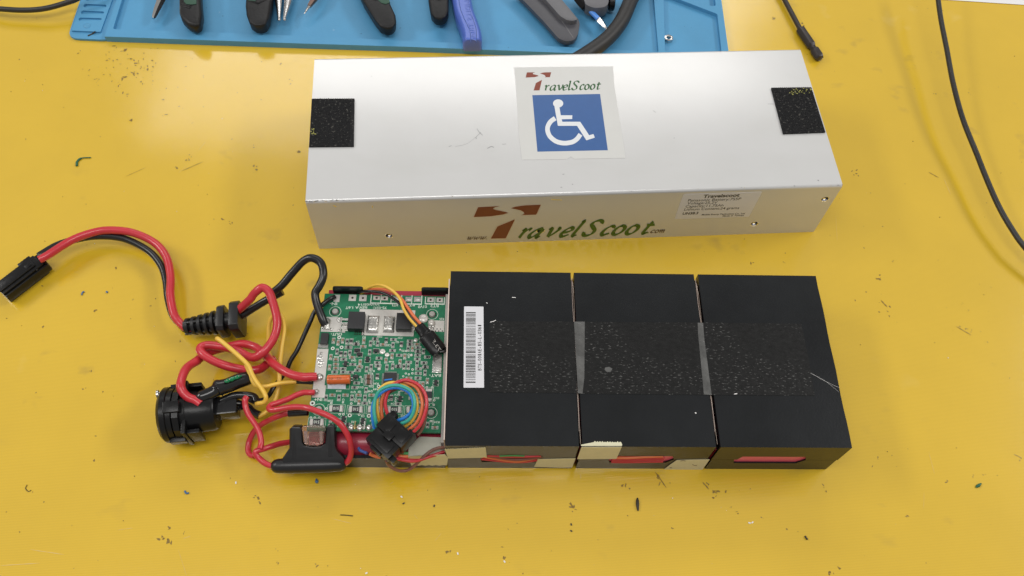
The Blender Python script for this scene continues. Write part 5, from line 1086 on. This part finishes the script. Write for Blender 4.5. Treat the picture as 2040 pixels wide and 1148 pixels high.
q = B(); q.tube(spline([U(175, 71.5, 2.1), U(183, 68, 2.1), U(190, 63, 3.4)], 4), .45, 'crumb', 6); tag(q.build('wire_offcut', smooth=60), 'short dark wire offcut at the lower left corner of the blue mat', 'offcut')
# hex shank bit
hb = thing('bit_extension', 'dark metal bit extension with a hex end on the yellow bench behind the case', 'drill bit', U(1595, 60, 0))
hz = 3.2; q = B(); q.tube([U(1520, -80, hz), U(1563, 0, hz), U(1595, 60, hz)], 1.65, 'gunmetal', 18); q.build('shaft', hb)
p0, p1 = U(1595, 60, hz), U(1634, 117, hz); dd = (p1 - p0).normalized(); ll = (p1 - p0).length
q = B(); q.lathe(p0 - dd * 1, dd, [(0, 2.0), (.6, 3.3), (ll * .58, 3.3), (ll * .64, 2.3), (ll * .70, 2.3), (ll * .76, 3.3), (ll * .97, 3.3), (ll + .9, 2.6)], 'gunmetal', 6); q.build('hex_shank', hb, bevel=.2, smooth=20)
tag(B().tube(spline([U(x, y, z_) for x, y, z_ in ((1862, -60, 26), (1869, 0, 24), (1875, 42, 22), (1886, 98, 20), (1899, 167, 18), (1918, 237, 16), (1945, 305, 14), (1966, 358, 13), (1990, 412, 12), (2016, 457, 11), (2045, 497, 10), (2120, 580, 6), (2220, 660, 2))], 7), 1.6, 'cable', 16).build('black_cable', smooth=60), 'thin black cable arching down the right side of the yellow bench', 'cable')
tag(B().tube(spline([U(x, y, z_) for x, y, z_ in ((-120, 5, 5), (-40, 14, 6), (0, 18, 7), (45, 20.5, 7), (85, 18, 8), (125, 8, 9), (160, -6, 11), (200, -40, 12))], 7), 1.75, 'cable', 16).build('black_cable', smooth=60), 'black cable crossing the upper left corner beside the mat', 'cable')
q = B(); q.prism([U(1868, -1, .25), U(2045, 10.5, .25), U(2400, 30, .25), U(2400, -160, .25), U(1860, -160, .25)], V((0, 0, .2)), 'paper'); tag(q.build('white_sheet', smooth=0), 'white sheet at the upper right corner of the bench', 'paper')
# loose bits worth naming
def bit(name, lab, cat, pts, r, m_): tag(B().tube(spline([U(*p) for p in pts], 5), r, m_, 8).build(name, smooth=60), lab, cat)
bit('curled_fibre', 'curled green fibre on the yellow bench at left', 'fibre', [(153, 331, .4), (154, 322, .5), (163, 315, .6), (181, 314, .5)], [.75] * 5 + [.6] * 5 + [.3] * 6, 'fibre_green')
bit('curled_fibre', 'tiny dark hook-shaped fibre near the lower left corner', 'fibre', [(54, 966, .3), (51, 973, .3), (56, 979, .3), (62, 977, .3)], .16, 'crumb')
bit('plastic_sliver', 'black sliver standing out on the bench below the middle block', 'sliver', [(1270, 992, .5), (1270, 1004, .6), (1271, 1018, .5)], [.3, .5, .7, .75, .8, .85, .8, .7, .6, .5, .3], 'crumb')
bit('plastic_flake', 'small dark green flake at lower right', 'flake', [(1944, 971, .4), (1950, 967, .5), (1955, 963, .4)], [.3, .5, .7, .8, .8, .8, .7, .6, .5, .4, .2], 'fibre_green')
bit('plastic_flake', 'bent blue flake below the charging socket', 'flake', [(368, 978, .4), (371, 983, .4), (376, 982, .4)], .45, 'blue_bit')
bit('plastic_flake', 'blue crumb just below the fuse holder', 'flake', [(630, 954, .4), (631, 959, .5), (632, 963, .4)], [.3, .4, .5, .6, .8, .9, .9, .8, .7, .5, .3], 'blue_bit')
bit('thin_bristle', 'thin straight black bristle on the bench below the left bay', 'bristle', [(678, 1026, .3), (690, 1026.5, .3), (703, 1028, .3)], .22, 'crumb')
bit('plastic_flake', 'blue curl on the bench under the arched red lead, left of the pair', 'flake', [(163, 588, .4), (164, 583, .5), (168, 581, .4)], .4, 'blue_bit')
bit('plastic_flake', 'tiny blue speck on the bench under the arched red lead, right of the pair', 'flake', [(212, 581, .4), (214, 583, .4)], .5, 'blue_bit')
bit('plastic_sliver', 'small brown sliver on the bench at lower right centre', 'sliver', [(1604, 1068, .4), (1606, 1072, .5), (1609, 1075, .4)], .45, 'crumb')
